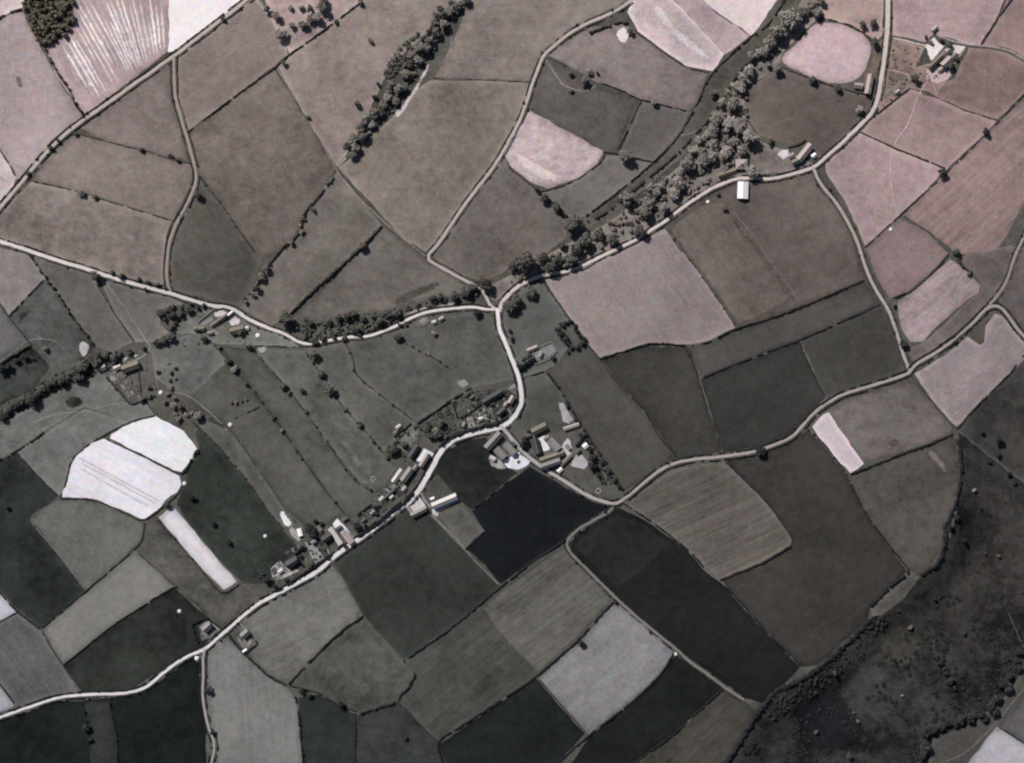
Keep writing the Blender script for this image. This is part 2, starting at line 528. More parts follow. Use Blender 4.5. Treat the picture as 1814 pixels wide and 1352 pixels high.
# ------------------------------------------------------------------ fields: label, tone in the print, outline in plan units, options
FIELDS = [  # vignette darkness towards the bottom is put into the field tones
 # ---- upper left
 ('pinkish pasture on the far upper left edge', (146, 131, 128), [(-30, 40), (0, 33), (38, 17), (48, 40), (75, 88), (100, 138), (148, 208), (112, 236), (84, 262), (55, 298), (30, 322), (12, 285), (0, 264), (-30, 240)], dict(mottle=.2)),
 ('very pale corner field above the wood', (190, 172, 172), [(-30, -30), (45, -30), (40, 14), (0, 31), (-30, 40)], {}),
 ('pale corner pasture below the pinkish one', (160, 146, 142), [(-30, 240), (0, 266), (15, 290), (28, 314), (24, 328), (0, 356), (-30, 390)], dict(mottle=.35)),
 ('striped hayfield beside the wood', (160, 140, 138), [(128, -30), (304, -30), (297, 91), (250, 128), (152, 204), (100, 136), (80, 86), (120, 62), (132, 40)], dict(streak=.16, angle=64)),
 ('blown white field at the top lane junction', (250, 238, 240), [(300, -30), (470, -30), (430, 2), (372, 45), (308, 91), (298, 92)], dict(mottle=.06, grain=.06)),
 ('brown pasture east of the top lane junction', (117, 105, 98), [(318, 98), (440, 4), (456, -10), (511, 97), (332, 233), (317, 180), (314, 120)], {}),
 ('wedge of pasture between the two upper lanes', (113, 102, 96), [(140, 226), (200, 184), (301, 108), (304, 180), (319, 226), (332, 286), (254, 266), (188, 250)], dict(mottle=.28)),
 ('long pasture with two hedgerow trees along its top', (116, 105, 98), [(136, 238), (188, 251), (254, 267), (335, 290), (342, 300), (342, 320), (306, 390), (241, 371), (137, 339), (58, 320), (95, 268)], dict(mottle=.28)),
 ('big mottled pasture above the western road', (120, 109, 102), [(56, 322), (137, 340), (241, 372), (304, 392), (294, 420), (289, 505), (228, 493), (152, 470), (51, 438), (-30, 418), (-30, 400), (0, 374)], dict(mottle=.4)),
 ('dark triangle of pasture east of the narrow lane', (84, 80, 73), [(352, 318), (401, 376), (452, 448), (462, 462), (450, 500), (425, 542), (380, 533), (305, 512), (302, 480), (304, 425), (322, 390), (345, 345)], dict(mottle=.3)),
 ('large brown pasture west of the straight footpath', (109, 99, 91), [(334, 238), (391, 191), (486, 124), (560, 235), (595, 300), (556, 355), (515, 428), (463, 456), (431, 418), (380, 345), (352, 310), (350, 290)], dict(mottle=.35)),
 ('pasture between the footpath and the wooded gully', (130, 117, 110), [(492, 118), (514, 98), (575, 54), (640, 5), (660, -30), (850, -30), (800, 25), (740, 70), (690, 120), (660, 185), (620, 265), (597, 296), (546, 215)], dict(mottle=.28)),
 ('rough plot of scrub and trees at the top edge', (148, 130, 124), [(460, -30), (660, -30), (638, 4), (572, 54), (513, 95), (480, 35)], dict(mottle=.4)),
 ('pasture at the top between gully and curving lane', (119, 109, 102), [(842, -30), (1130, -30), (1105, 8), (1072, 24), (1014, 52), (960, 96), (940, 143), (889, 142), (770, 138), (800, 80)], dict(mottle=.28)),
 ('broad pasture sloping from gully to curving lane', (111, 102, 94), [(762, 142), (889, 144), (939, 147), (925, 195), (894, 260), (840, 332), (757, 448), (716, 424), (600, 298), (625, 275), (690, 212), (735, 160)], dict(mottle=.32)),
 ('narrow pasture below the gully hedge', (106, 98, 91), [(597, 304), (676, 398), (640, 436), (575, 497), (508, 560), (480, 577), (425, 545), (460, 490), (520, 425), (560, 350)], dict(mottle=.3)),
 ('triangular pasture below the footpath junction', (109, 101, 94), [(680, 402), (752, 456), (840, 507), (800, 524), (740, 535), (690, 548), (600, 565), (520, 566), (575, 505), (645, 438)], dict(mottle=.32)),
 ('pasture between the curving lane and the stream wood', (104, 96, 90), [(762, 455), (800, 404), (848, 336), (897, 268), (896, 292), (946, 333), (966, 352), (1004, 392), (1004, 420), (960, 455), (900, 478), (858, 500), (805, 484)], dict(mottle=.3)),
 ('dark square pasture above the whitish field', (84, 79, 75), [(966, 104), (1008, 120), (1050, 152), (1128, 175), (1094, 266), (1068, 268), (932, 192), (945, 145)], dict(mottle=.3)),
 ('dark small pasture beside the stream band', (90, 84, 80), [(1136, 179), (1219, 198), (1204, 236), (1156, 286), (1098, 272)], dict(mottle=.25)),
 ('grey pasture with a white heap near the curving lane', (121, 110, 105), [(972, 98), (990, 82), (1046, 48), (1110, 42), (1128, 60), (1179, 97), (1215, 120), (1253, 130), (1237, 178), (1219, 196), (1128, 173), (1060, 147), (1010, 118)], dict(mottle=.3)),
 ('pasture south of the whitish field', (103, 97, 93), [(960, 342), (1014, 324), (1062, 290), (1074, 274), (1098, 276), (1156, 289), (1098, 337), (1037, 383), (1008, 392), (966, 350)], dict(mottle=.3)),
 ('whitish field beside the curving lane', (178, 160, 158), [(937, 195), (1000, 230), (1070, 268), (1058, 290), (1030, 312), (970, 336), (950, 328), (905, 296), (893, 274), (913, 235)], dict(mottle=.4, streak=.1, angle=-35, seed=4.0)),
 ('pale pink field at the top edge', (196, 178, 177), [(1112, 22), (1130, -30), (1165, -30), (1283, 96), (1262, 126), (1215, 116), (1179, 92), (1130, 56)], dict(mottle=.22)),
 ('brownish strip across the pale top field', (166, 147, 144), [(1165, -30), (1210, -30), (1268, 23), (1329, 63), (1296, 89), (1284, 96)], dict(mottle=.2)),
 ('nearly white field at the top above the stream', (232, 214, 214), [(1212, -30), (1420, -30), (1394, 2), (1360, 42), (1331, 63), (1268, 21)], dict(mottle=.12)),
 ('dark grassy band down the stream valley', (76, 71, 65), [(1398, -30), (1432, -30), (1400, 30), (1340, 110), (1290, 160), (1258, 215), (1200, 285), (1130, 345), (1050, 400), (1016, 415), (1037, 384), (1098, 338), (1166, 280), (1204, 238), (1237, 180), (1254, 132), (1274, 118), (1331, 65)], dict(mottle=.45)),
 ('wooded rough ground along the stream', (108, 99, 93), [(1434, -30), (1470, -30), (1458, 25), (1425, 55), (1383, 98), (1380, 122), (1326, 150), (1315, 200), (1345, 250), (1400, 270), (1440, 290), (1405, 303), (1331, 310), (1270, 322), (1200, 368), (1130, 418), (1032, 464), (960, 484), (905, 510), (878, 535), (850, 515), (905, 488), (990, 440), (1060, 405), (1140, 350), (1210, 288), (1262, 216), (1300, 160), (1345, 112), (1402, 35)], dict(mottle=.5)),
 ('pink rounded field by the upper right road', (176, 155, 154), [(1463, 39), (1496, 44), (1525, 58), (1540, 70), (1543, 90), (1537, 119), (1519, 142), (1476, 150), (1438, 137), (1387, 114), (1384, 102), (1415, 74), (1430, 53), (1448, 42)], dict(mottle=.15, round=1)),
 ('brown pasture at the top left of the upper right road', (143, 125, 118), [(1462, -30), (1566, -30), (1565, 60), (1552, 72), (1540, 64), (1500, 42), (1458, 32)], dict(mottle=.25)),
 ('dark pasture below the pink rounded field', (88, 80, 74), [(1384, 120), (1438, 141), (1506, 162), (1544, 172), (1536, 195), (1500, 238), (1450, 284), (1430, 262), (1400, 256), (1345, 240), (1318, 200), (1318, 160)], dict(mottle=.25)),
 ('brown rough verge between pink field and road', (112, 98, 90), [(1546, 76), (1562, 70), (1562, 90), (1553, 150), (1540, 165), (1520, 160), (1524, 142), (1540, 118)], dict(mottle=.4)),
 ('pinkish pasture above the upper right farm', (150, 131, 128), [(1580, -30), (1792, -30), (1760, 43), (1737, 80), (1700, 74), (1656, 58), (1640, 74), (1582, 62)], dict(mottle=.2)),
 ('brown corner pasture at the upper right', (128, 110, 106), [(1796, -30), (1850, -30), (1850, 120), (1814, 100), (1785, 85), (1741, 80), (1765, 42)], {}),
 ('brown pasture beyond the upper right farm tracks', (113, 97, 92), [(1716, 84), (1747, 86), (1785, 94), (1814, 110), (1850, 128), (1850, 150), (1814, 165), (1768, 212), (1709, 195), (1666, 175), (1640, 160), (1690, 140)], dict(mottle=.28)),
 ('garden ground beside the upper right farm', (122, 106, 98), [(1582, 68), (1638, 84), (1620, 120), (1650, 112), (1690, 130), (1660, 165), (1612, 155), (1552, 202), (1556, 180), (1568, 140)], dict(mottle=.5)),
 ('pasture crossed by a footpath below the farm', (128, 111, 107), [(1614, 158), (1640, 166), (1709, 197), (1765, 214), (1747, 236), (1676, 300), (1582, 261), (1524, 233), (1550, 206)], dict(mottle=.25)),
 ('pale pinkish pasture beside the road fork', (148, 130, 127), [(1522, 235), (1582, 263), (1674, 301), (1641, 338), (1590, 384), (1533, 436), (1518, 400), (1496, 355), (1462, 305), (1462, 290), (1490, 262)], dict(mottle=.22)),
 ('long streaked pasture at the right edge', (131, 113, 108), [(1850, 140), (1850, 330), (1814, 360), (1770, 440), (1706, 452), (1690, 445), (1641, 407), (1598, 382), (1650, 332), (1681, 302), (1747, 237)], dict(streak=.22, angle=-42)),
 ('square pinkish pasture with a round white heap', (127, 111, 108), [(1592, 387), (1641, 410), (1682, 449), (1646, 486), (1608, 518), (1576, 528), (1552, 490), (1534, 440)], dict(mottle=.2)),
 ('rough dark slope beside the narrow right lane', (97, 88, 84), [(1696, 456), (1770, 442), (1804, 436), (1778, 498), (1760, 522), (1720, 566), (1656, 618), (1618, 640), (1606, 620), (1640, 604), (1700, 548), (1738, 516), (1735, 495)], dict(mottle=.4)),
 ('pale streaked field above the crossroads', (152, 134, 132), [(1684, 458), (1704, 473), (1737, 505), (1734, 518), (1696, 546), (1653, 584), (1636, 606), (1613, 606), (1597, 584), (1591, 558), (1590, 534), (1608, 522), (1646, 493)], dict(mottle=.3, streak=.2, angle=-38)),
 ('dull pasture beyond the narrow right lane', (100, 90, 87), [(1850, 380), (1812, 436), (1790, 500), (1772, 528), (1800, 570), (1850, 615)], dict(mottle=.25)),
 ('pale field below the right road bend', (150, 135, 133), [(1620, 662), (1670, 632), (1714, 597), (1737, 612), (1743, 606), (1746, 578), (1762, 556), (1775, 560), (1803, 596), (1850, 640), (1780, 670), (1724, 726), (1694, 757), (1653, 712)], dict(mottle=.22)),
 ('dark notch of rough grass by the right road', (80, 73, 69), [(1716, 594), (1752, 562), (1760, 556), (1745, 578), (1742, 604), (1737, 611)], dict(mottle=.3)),
 ('rough ground right of the pale bend field', (72, 68, 65), [(1850, 600), (1850, 880), (1772, 822), (1697, 762), (1724, 728), (1780, 672)], dict(mottle=.5)),
 # ---- middle right
 ('pale fawn field south of the stream road', (137, 123, 120), [(966, 496), (1010, 486), (1066, 460), (1128, 432), (1178, 404), (1225, 464), (1280, 543), (1303, 580), (1255, 604), (1222, 611), (1169, 608), (1141, 610), (1064, 634), (1040, 606), (1012, 566), (984, 528)], dict(mottle=.14, grain=.24)),
 ('wide brown pasture west of the cross lane', (94, 85, 79), [(1182, 402), (1235, 362), (1275, 332), (1331, 322), (1438, 304), (1456, 332), (1486, 370), (1506, 405), (1524, 462), (1531, 496), (1491, 512), (1354, 566), (1306, 580), (1250, 498), (1204, 440)], dict(mottle=.28)),
 ('lighter left part of the wide brown pasture', (103, 93, 86), [(1184, 402), (1236, 362), (1280, 352), (1316, 411), (1360, 467), (1404, 532), (1354, 562), (1307, 578), (1250, 496), (1205, 440)], dict(mottle=.26, soft=4)),
 ('long thin pasture between two dark hedges', (83, 78, 74), [(1224, 615), (1255, 608), (1306, 584), (1430, 542), (1532, 498), (1556, 540), (1506, 562), (1420, 600), (1247, 667), (1230, 642)], dict(mottle=.22)),
 ('dark pasture below the fawn field', (68, 64, 60), [(1066, 638), (1141, 615), (1222, 615), (1237, 670), (1253, 726), (1278, 800), (1230, 808), (1198, 812), (1141, 728), (1090, 668)], dict(mottle=.28)),
 ('darkest square pasture by the winding road', (66, 64, 61), [(1242, 672), (1330, 636), (1417, 606), (1440, 662), (1462, 704), (1440, 728), (1405, 768), (1341, 793), (1282, 802), (1258, 726)], dict(mottle=.22)),
 ('dark pasture west of the crossroads', (69, 66, 62), [(1419, 604), (1506, 566), (1559, 543), (1578, 570), (1602, 645), (1582, 665), (1493, 693), (1464, 704)], dict(mottle=.22)),
 ('olive strip pasture behind the eastern farm', (86, 81, 76), [(968, 656), (1010, 618), (1042, 612), (1064, 636), (1088, 670), (1141, 730), (1196, 812), (1166, 830), (1103, 872), (1052, 790), (1024, 746)], dict(mottle=.2)),
 ('bluish grey paddock beside the village road', (90, 88, 84), [(930, 506), (961, 500), (984, 530), (1010, 568), (990, 590), (1006, 616), (990, 640), (968, 656), (928, 668), (908, 630), (892, 585), (892, 550)], dict(mottle=.25)),
 ('grey green paddock behind the eastern farm', (87, 85, 80), [(930, 672), (966, 660), (984, 680), (1000, 705), (1020, 745), (990, 770), (950, 760), (905, 770), (900, 756), (928, 726), (933, 690)], dict(mottle=.3)),
 ('pasture between two winding roads with a white corner strip', (120, 110, 105), [(1466, 729), (1493, 712), (1544, 694), (1608, 672), (1652, 716), (1690, 762), (1651, 783), (1530, 820)], dict(mottle=.35, streak=.1, angle=10)),
 ('pale lilac strip beside the winding road', (203, 186, 190), [(1460, 734), (1467, 731), (1531, 822), (1506, 838), (1473, 802), (1438, 756)], dict(mottle=.12)),
 ('rounded grey pasture along the scarp hedge', (101, 93, 87), [(1508, 843), (1582, 813), (1689, 772), (1699, 802), (1701, 843), (1689, 896), (1673, 935), (1670, 964), (1650, 1002), (1628, 1022), (1602, 1002), (1564, 952), (1530, 900)], dict(mottle=.38)),
 ('large dark pasture above the scarp', (70, 65, 61), [(1286, 816), (1341, 804), (1405, 782), (1430, 762), (1460, 790), (1499, 842), (1529, 902), (1564, 954), (1606, 1012), (1575, 1040), (1542, 1075), (1538, 1098), (1450, 1178), (1420, 1182), (1356, 1118), (1285, 1038), (1278, 1026), (1400, 966), (1404, 955), (1360, 893), (1316, 848)], dict(mottle=.3)),
 ('streaked ploughland below the winding road', (112, 103, 96), [(1106, 890), (1141, 866), (1192, 832), (1268, 818), (1290, 822), (1316, 850), (1360, 895), (1403, 957), (1400, 966), (1354, 993), (1277, 1026), (1242, 997), (1174, 937)], dict(mottle=.22, streak=.3, angle=-25)),
 ('very dark field right of the sunken lane', (33, 34, 34), [(1095, 900), (1141, 920), (1212, 971), (1252, 1015), (1285, 1042), (1356, 1120), (1418, 1182), (1354, 1247), (1318, 1236), (1199, 1150), (1128, 1092), (1042, 1008), (1012, 976), (1010, 960), (1030, 940)], dict(mottle=.4)),
 ('slightly lighter dark pasture by the lane bend', (44, 43, 41), [(1092, 902), (1141, 921), (1200, 964), (1150, 1010), (1095, 1052), (1042, 1004), (1013, 974), (1012, 958), (1030, 942)], dict(mottle=.4, soft=7)),
 # ---- centre
 ('blackish field south of the village farms', (23, 26, 30), [(836, 906), (880, 870), (938, 826), (1000, 862), (1052, 890), (1080, 898), (1027, 930), (1003, 955), (938, 997), (886, 1036), (858, 1000), (826, 972), (858, 940)], dict(mottle=.4)),
 ('dark green field inside the village road bend', (43, 44, 41), [(784, 806), (818, 782), (860, 774), (874, 790), (884, 820), (916, 838), (880, 868), (836, 904), (806, 878), (780, 866), (756, 862), (770, 832)], dict(mottle=.45)),
 ('fawn paddock beside the village barn', (80, 77, 71), [(752, 862), (775, 840), (806, 876), (806, 882), (766, 898)], dict(mottle=.35)),
 ('grey allotment beside the long path', (101, 95, 91), [(776, 911), (818, 896), (858, 939), (823, 972)], dict(mottle=.25)),
 ('dark olive field below the village street', (58, 58, 54), [(590, 998), (660, 948), (728, 896), (762, 912), (848, 1000), (886, 1038), (805, 1106), (716, 1168), (640, 1092), (606, 1020)], dict(mottle=.35, streak=.06, angle=60)),
 ('pale field below the lower village', (126, 119, 114), [(418, 1106), (475, 1066), (587, 1002), (606, 1022), (643, 1090), (602, 1120), (559, 1161), (512, 1212), (475, 1196), (448, 1168)], dict(mottle=.25, streak=.16, angle=-28)),
 ('mottled scrubby field below the pale one', (84, 80, 75), [(646, 1092), (714, 1172), (734, 1198), (724, 1216), (699, 1244), (636, 1263), (592, 1244), (516, 1215), (560, 1164)], dict(mottle=.55)),
 ('streaked brown ploughland at the bottom centre', (80, 76, 72), [(717, 1172), (805, 1110), (888, 1042), (950, 1000), (960, 1196), (910, 1224), (777, 1313), (708, 1240), (736, 1200)], dict(mottle=.28, streak=.26, angle=-38)),
 ('lighter ploughland beside the sunken lane', (109, 102, 96), [(850, 1078), (888, 1042), (1000, 962), (1034, 1004), (1088, 1060), (1022, 1134), (952, 1196), (905, 1150), (872, 1112)], dict(mottle=.25, streak=.24, angle=-36, soft=5)),
 ('pale grey field with a rounded lower edge', (140, 133, 133), [(1092, 1066), (1128, 1096), (1196, 1158), (1168, 1194), (1122, 1238), (1045, 1300), (1036, 1296), (955, 1202), (1022, 1140)], dict(mottle=.2, streak=.1, angle=-40)),
 ('black field left of the pale rounded one', (34, 36, 36), [(950, 1202), (1036, 1300), (989, 1350), (960, 1400), (780, 1400), (780, 1318), (910, 1228)], dict(mottle=.4)),
 ('black field right of the pale rounded one', (31, 33, 32), [(1044, 1306), (1123, 1243), (1170, 1198), (1197, 1160), (1280, 1218), (1204, 1290), (1130, 1347), (1090, 1400), (980, 1400)], dict(mottle=.4)),
 ('streaked drab field at the bottom edge', (81, 76, 69), [(1282, 1222), (1320, 1242), (1342, 1262), (1290, 1340), (1250, 1400), (1100, 1400), (1131, 1350), (1204, 1294)], dict(mottle=.3, streak=.25, angle=-42)),
 # ---- moor
 ('dark rough moor below the scarp', (60, 58, 56), [(1344, 1264), (1380, 1226), (1450, 1188), (1545, 1094), (1580, 1076), (1628, 1026), (1668, 1000), (1690, 930), (1702, 860), (1698, 766), (1772, 824), (1850, 884), (1850, 1400), (1254, 1400), (1292, 1342)], dict(mottle=.9, fine=4.0)),
 ('browner upper part of the moor', (74, 69, 66), [(1706, 790), (1772, 830), (1850, 890), (1850, 1120), (1790, 1100), (1720, 1180), (1690, 1190), (1640, 1080), (1660, 1040), (1690, 980), (1700, 900)], dict(mottle=.55, fine=3.5, soft=26)),
 ('brown bracken patch on the moor', (74, 69, 63), [(1560, 1110), (1600, 1090), (1640, 1100), (1650, 1150), (1610, 1200), (1540, 1190), (1520, 1150)], dict(mottle=.8, fine=3.0, soft=14)),
 ('blackest hollow of the moor', (31, 32, 35), [(1380, 1250), (1450, 1210), (1540, 1130), (1560, 1160), (1500, 1230), (1560, 1300), (1640, 1290), (1600, 1345), (1420, 1345)], dict(mottle=.8, fine=3.0, soft=22)),
 ('drab grass beyond the moor trees', (90, 84, 80), [(1850, 1110), (1850, 1270), (1770, 1290), (1700, 1400), (1640, 1400), (1650, 1310), (1720, 1285), (1790, 1225)], dict(mottle=.25)),
 ('pale lilac corner field at the lower right', (186, 178, 184), [(1765, 1288), (1850, 1340), (1850, 1400), (1690, 1400), (1714, 1352)], dict(mottle=.12)),
 ('grey corner field at the lower right edge', (104, 100, 98), [(1768, 1286), (1850, 1200), (1850, 1338)], dict(mottle=.2)),
 ('pale bare bank on the scarp', (108, 101, 94), [(1614, 1014), (1626, 1027), (1603, 1058), (1582, 1075), (1562, 1091), (1544, 1091), (1544, 1077), (1575, 1046)], dict(mottle=.4)),
 # ---- left
 ('pale pasture at the left below the western road', (131, 120, 117), [(-30, 432), (48, 450), (84, 494), (76, 497), (16, 559), (0, 536), (-30, 520)], dict(mottle=.25)),
 ('small grey pasture with a dark bush patch', (99, 96, 92), [(86, 498), (109, 532), (132, 567), (168, 618), (130, 655), (90, 650), (50, 604), (17, 562), (76, 499)], dict(mottle=.4)),
 ('grey pasture at the left edge', (112, 107, 104), [(-30, 522), (0, 540), (15, 562), (48, 604), (20, 624), (-30, 660)], dict(mottle=.2)),
 ('shaded rough ground beside the left stream wood', (70, 70, 66), [(-30, 664), (0, 646), (54, 612), (88, 650), (60, 690), (20, 708), (-30, 740)], dict(mottle=.6)),  # shade of the valley wood is put into this ground tone
 ('long pasture beside the dotted hedge', (106, 100, 94), [(52, 452), (100, 466), (165, 488), (203, 556), (236, 606), (200, 625), (172, 614), (132, 566), (84, 494)], dict(mottle=.28)),
 ('pasture beside the cottage track', (112, 105, 99), [(176, 490), (230, 507), (300, 526), (330, 536), (285, 548), (282, 575), (300, 590), (270, 606), (240, 606), (204, 554)], dict(mottle=.25)),
 ('rough meadow below the left stream wood', (113, 109, 105), [(-30, 770), (30, 735), (110, 690), (180, 660), (212, 694), (232, 716), (258, 714), (274, 735), (228, 748), (150, 720), (76, 766), (28, 798), (-30, 828)], dict(mottle=.35)),
 ('grey pasture left of the white fields', (118, 114, 110), [(30, 800), (76, 770), (150, 724), (228, 748), (183, 772), (152, 792), (127, 817), (118, 850), (106, 880), (70, 846)], dict(mottle=.3)),
 ('dark field at the left edge', (49, 51, 49), [(-30, 830), (28, 801), (101, 880), (88, 892), (56, 920), (110, 994), (150, 1046), (122, 1073), (74, 1112), (28, 1078), (0, 1046), (-30, 1020)], dict(mottle=.5)),
 ('rounded grey pasture below the white fields', (117, 112, 107), [(102, 886), (162, 887), (203, 902), (250, 922), (255, 932), (250, 956), (208, 998), (152, 1044), (112, 990), (56, 920), (86, 895)], dict(mottle=.25)),
 ('upper white field', (240, 238, 244), [(274, 737), (299, 749), (325, 764), (340, 782), (350, 797), (332, 825), (321, 836), (304, 832), (249, 804), (196, 776), (197, 770), (228, 751)], dict(mottle=.07, grain=.1, streak=.05, angle=27)),
 ('larger white field with faint wheel lines', (232, 228, 237), [(183, 777), (198, 781), (249, 808), (317, 843), (322, 858), (314, 873), (292, 886), (282, 901), (256, 920), (249, 919), (203, 898), (162, 883), (107, 881), (119, 850), (127, 822), (137, 807), (157, 789)], dict(mottle=.1, grain=.1, streak=.07, angle=28)),
 ('long white strip field', (224, 217, 224), [(304, 896), (330, 924), (393, 1000), (421, 1031), (396, 1045), (360, 1010), (304, 945), (281, 916)], dict(mottle=.1, grain=.1, streak=.06, angle=48)),
 ('dark strip beside the white fields', (58, 60, 55), [(352, 756), (375, 780), (406, 813), (444, 862), (475, 905), (540, 985), (468, 1034), (430, 1034), (393, 998), (330, 922), (312, 893), (328, 858), (335, 828), (354, 798), (346, 770)], dict(mottle=.45)),
 ('narrow light strip between dotted hedges', (103, 98, 93), [(344, 745), (363, 745), (406, 763), (460, 836), (501, 898), (526, 930), (500, 936), (444, 858), (406, 811)], dict(mottle=.35)),
 ('strip pasture leading down to the lower village', (92, 88, 82), [(300, 640), (380, 614), (429, 668), (485, 740), (536, 812), (577, 870), (610, 910), (590, 930), (540, 935), (501, 894), (450, 820), (406, 760), (340, 706)], dict(mottle=.3)),
 ('second strip pasture with scattered hedge trees', (92, 90, 84), [(384, 612), (450, 620), (485, 668), (544, 735), (615, 836), (662, 872), (690, 850), (700, 870), (660, 920), (620, 930), (577, 866), (503, 764), (431, 670)], dict(mottle=.32)),
 ('third strip pasture behind the village', (98, 95, 89), [(452, 618), (541, 622), (569, 664), (638, 755), (680, 806), (700, 830), (680, 860), (640, 856), (582, 786), (506, 684)], dict(mottle=.4)),
 ('fourth strip pasture behind the village', (98, 94, 88), [(545, 620), (610, 606), (630, 668), (704, 724), (737, 750), (700, 780), (678, 802), (612, 724)], dict(mottle=.3)),
 ('wide pasture between stream road and village gardens', (93, 90, 85), [(614, 606), (700, 588), (754, 566), (840, 553), (876, 562), (890, 612), (914, 672), (850, 684), (800, 708), (739, 748), (668, 694), (634, 664)], dict(mottle=.3)),
 ('rough pasture around the western cottages', (106, 103, 99), [(268, 622), (300, 602), (345, 592), (378, 612), (403, 640), (340, 700), (300, 690), (276, 668)], dict(mottle=.35)),
 ('farm ground around the western farmstead', (104, 102, 95), [(330, 560), (380, 545), (412, 552), (441, 572), (500, 596), (545, 614), (475, 612), (384, 610), (345, 592), (300, 590)], dict(mottle=.4)),
 ('narrow brown wedge below the white fields', (101, 95, 89), [(257, 928), (276, 914), (304, 948), (360, 1014), (393, 1052), (426, 1036), (440, 1050), (400, 1112), (360, 1085), (309, 1036), (243, 978), (252, 956)], dict(mottle=.45)),
 ('pale tilted field left of the lower road', (137, 129, 124), [(240, 976), (281, 1012), (309, 1040), (223, 1092), (112, 1176), (76, 1117), (122, 1075), (208, 1002)], dict(mottle=.14)),
 ('dark field with a round white heap above the lower road', (50, 51, 47), [(309, 1042), (345, 1075), (392, 1112), (355, 1146), (292, 1184), (233, 1220), (146, 1228), (112, 1180), (223, 1095)], dict(mottle=.5)),
 ('streaked grey field at the lower left edge', (100, 95, 94), [(-30, 1110), (0, 1103), (30, 1088), (72, 1118), (110, 1180), (142, 1226), (96, 1232), (32, 1250), (0, 1211), (-30, 1180)], dict(mottle=.25, streak=.22, angle=55)),
 ('small white field at the left edge', (203, 198, 206), [(-30, 1030), (0, 1052), (26, 1080), (28, 1086), (0, 1100), (-30, 1108)], dict(mottle=.08)),
 ('small pale corner by the lower left road', (176, 171, 176), [(-30, 1182), (0, 1214), (26, 1251), (0, 1262), (-30, 1272)], dict(mottle=.1)),
 ('blackish field at the bottom left', (29, 33, 33), [(-30, 1284), (25, 1268), (96, 1245), (203, 1236), (261, 1222), (330, 1172), (354, 1166), (354, 1228), (364, 1290), (368, 1400), (-30, 1400)], dict(mottle=.5)),
 ('dull strip across the blackish field', (54, 54, 51), [(150, 1245), (194, 1241), (203, 1286), (208, 1316), (208, 1400), (165, 1400), (158, 1304)], dict(mottle=.4)),
 ('pale field beside the lower branch lane', (131, 125, 122), [(367, 1155), (398, 1126), (450, 1176), (508, 1216), (524, 1238), (529, 1266), (537, 1360), (540, 1400), (380, 1400), (384, 1330), (374, 1290), (366, 1240)], dict(mottle=.2, streak=.12, angle=86)),
 ('bluish dark field at the bottom', (50, 52, 50), [(528, 1236), (564, 1230), (592, 1247), (631, 1266), (628, 1400), (544, 1400), (534, 1316)], dict(mottle=.35)),
 ('dull field at the bottom with a lone bush', (62, 62, 60), [(634, 1267), (699, 1247), (706, 1242), (777, 1314), (790, 1352), (800, 1400), (630, 1400), (631, 1316)], dict(mottle=.4)),
]

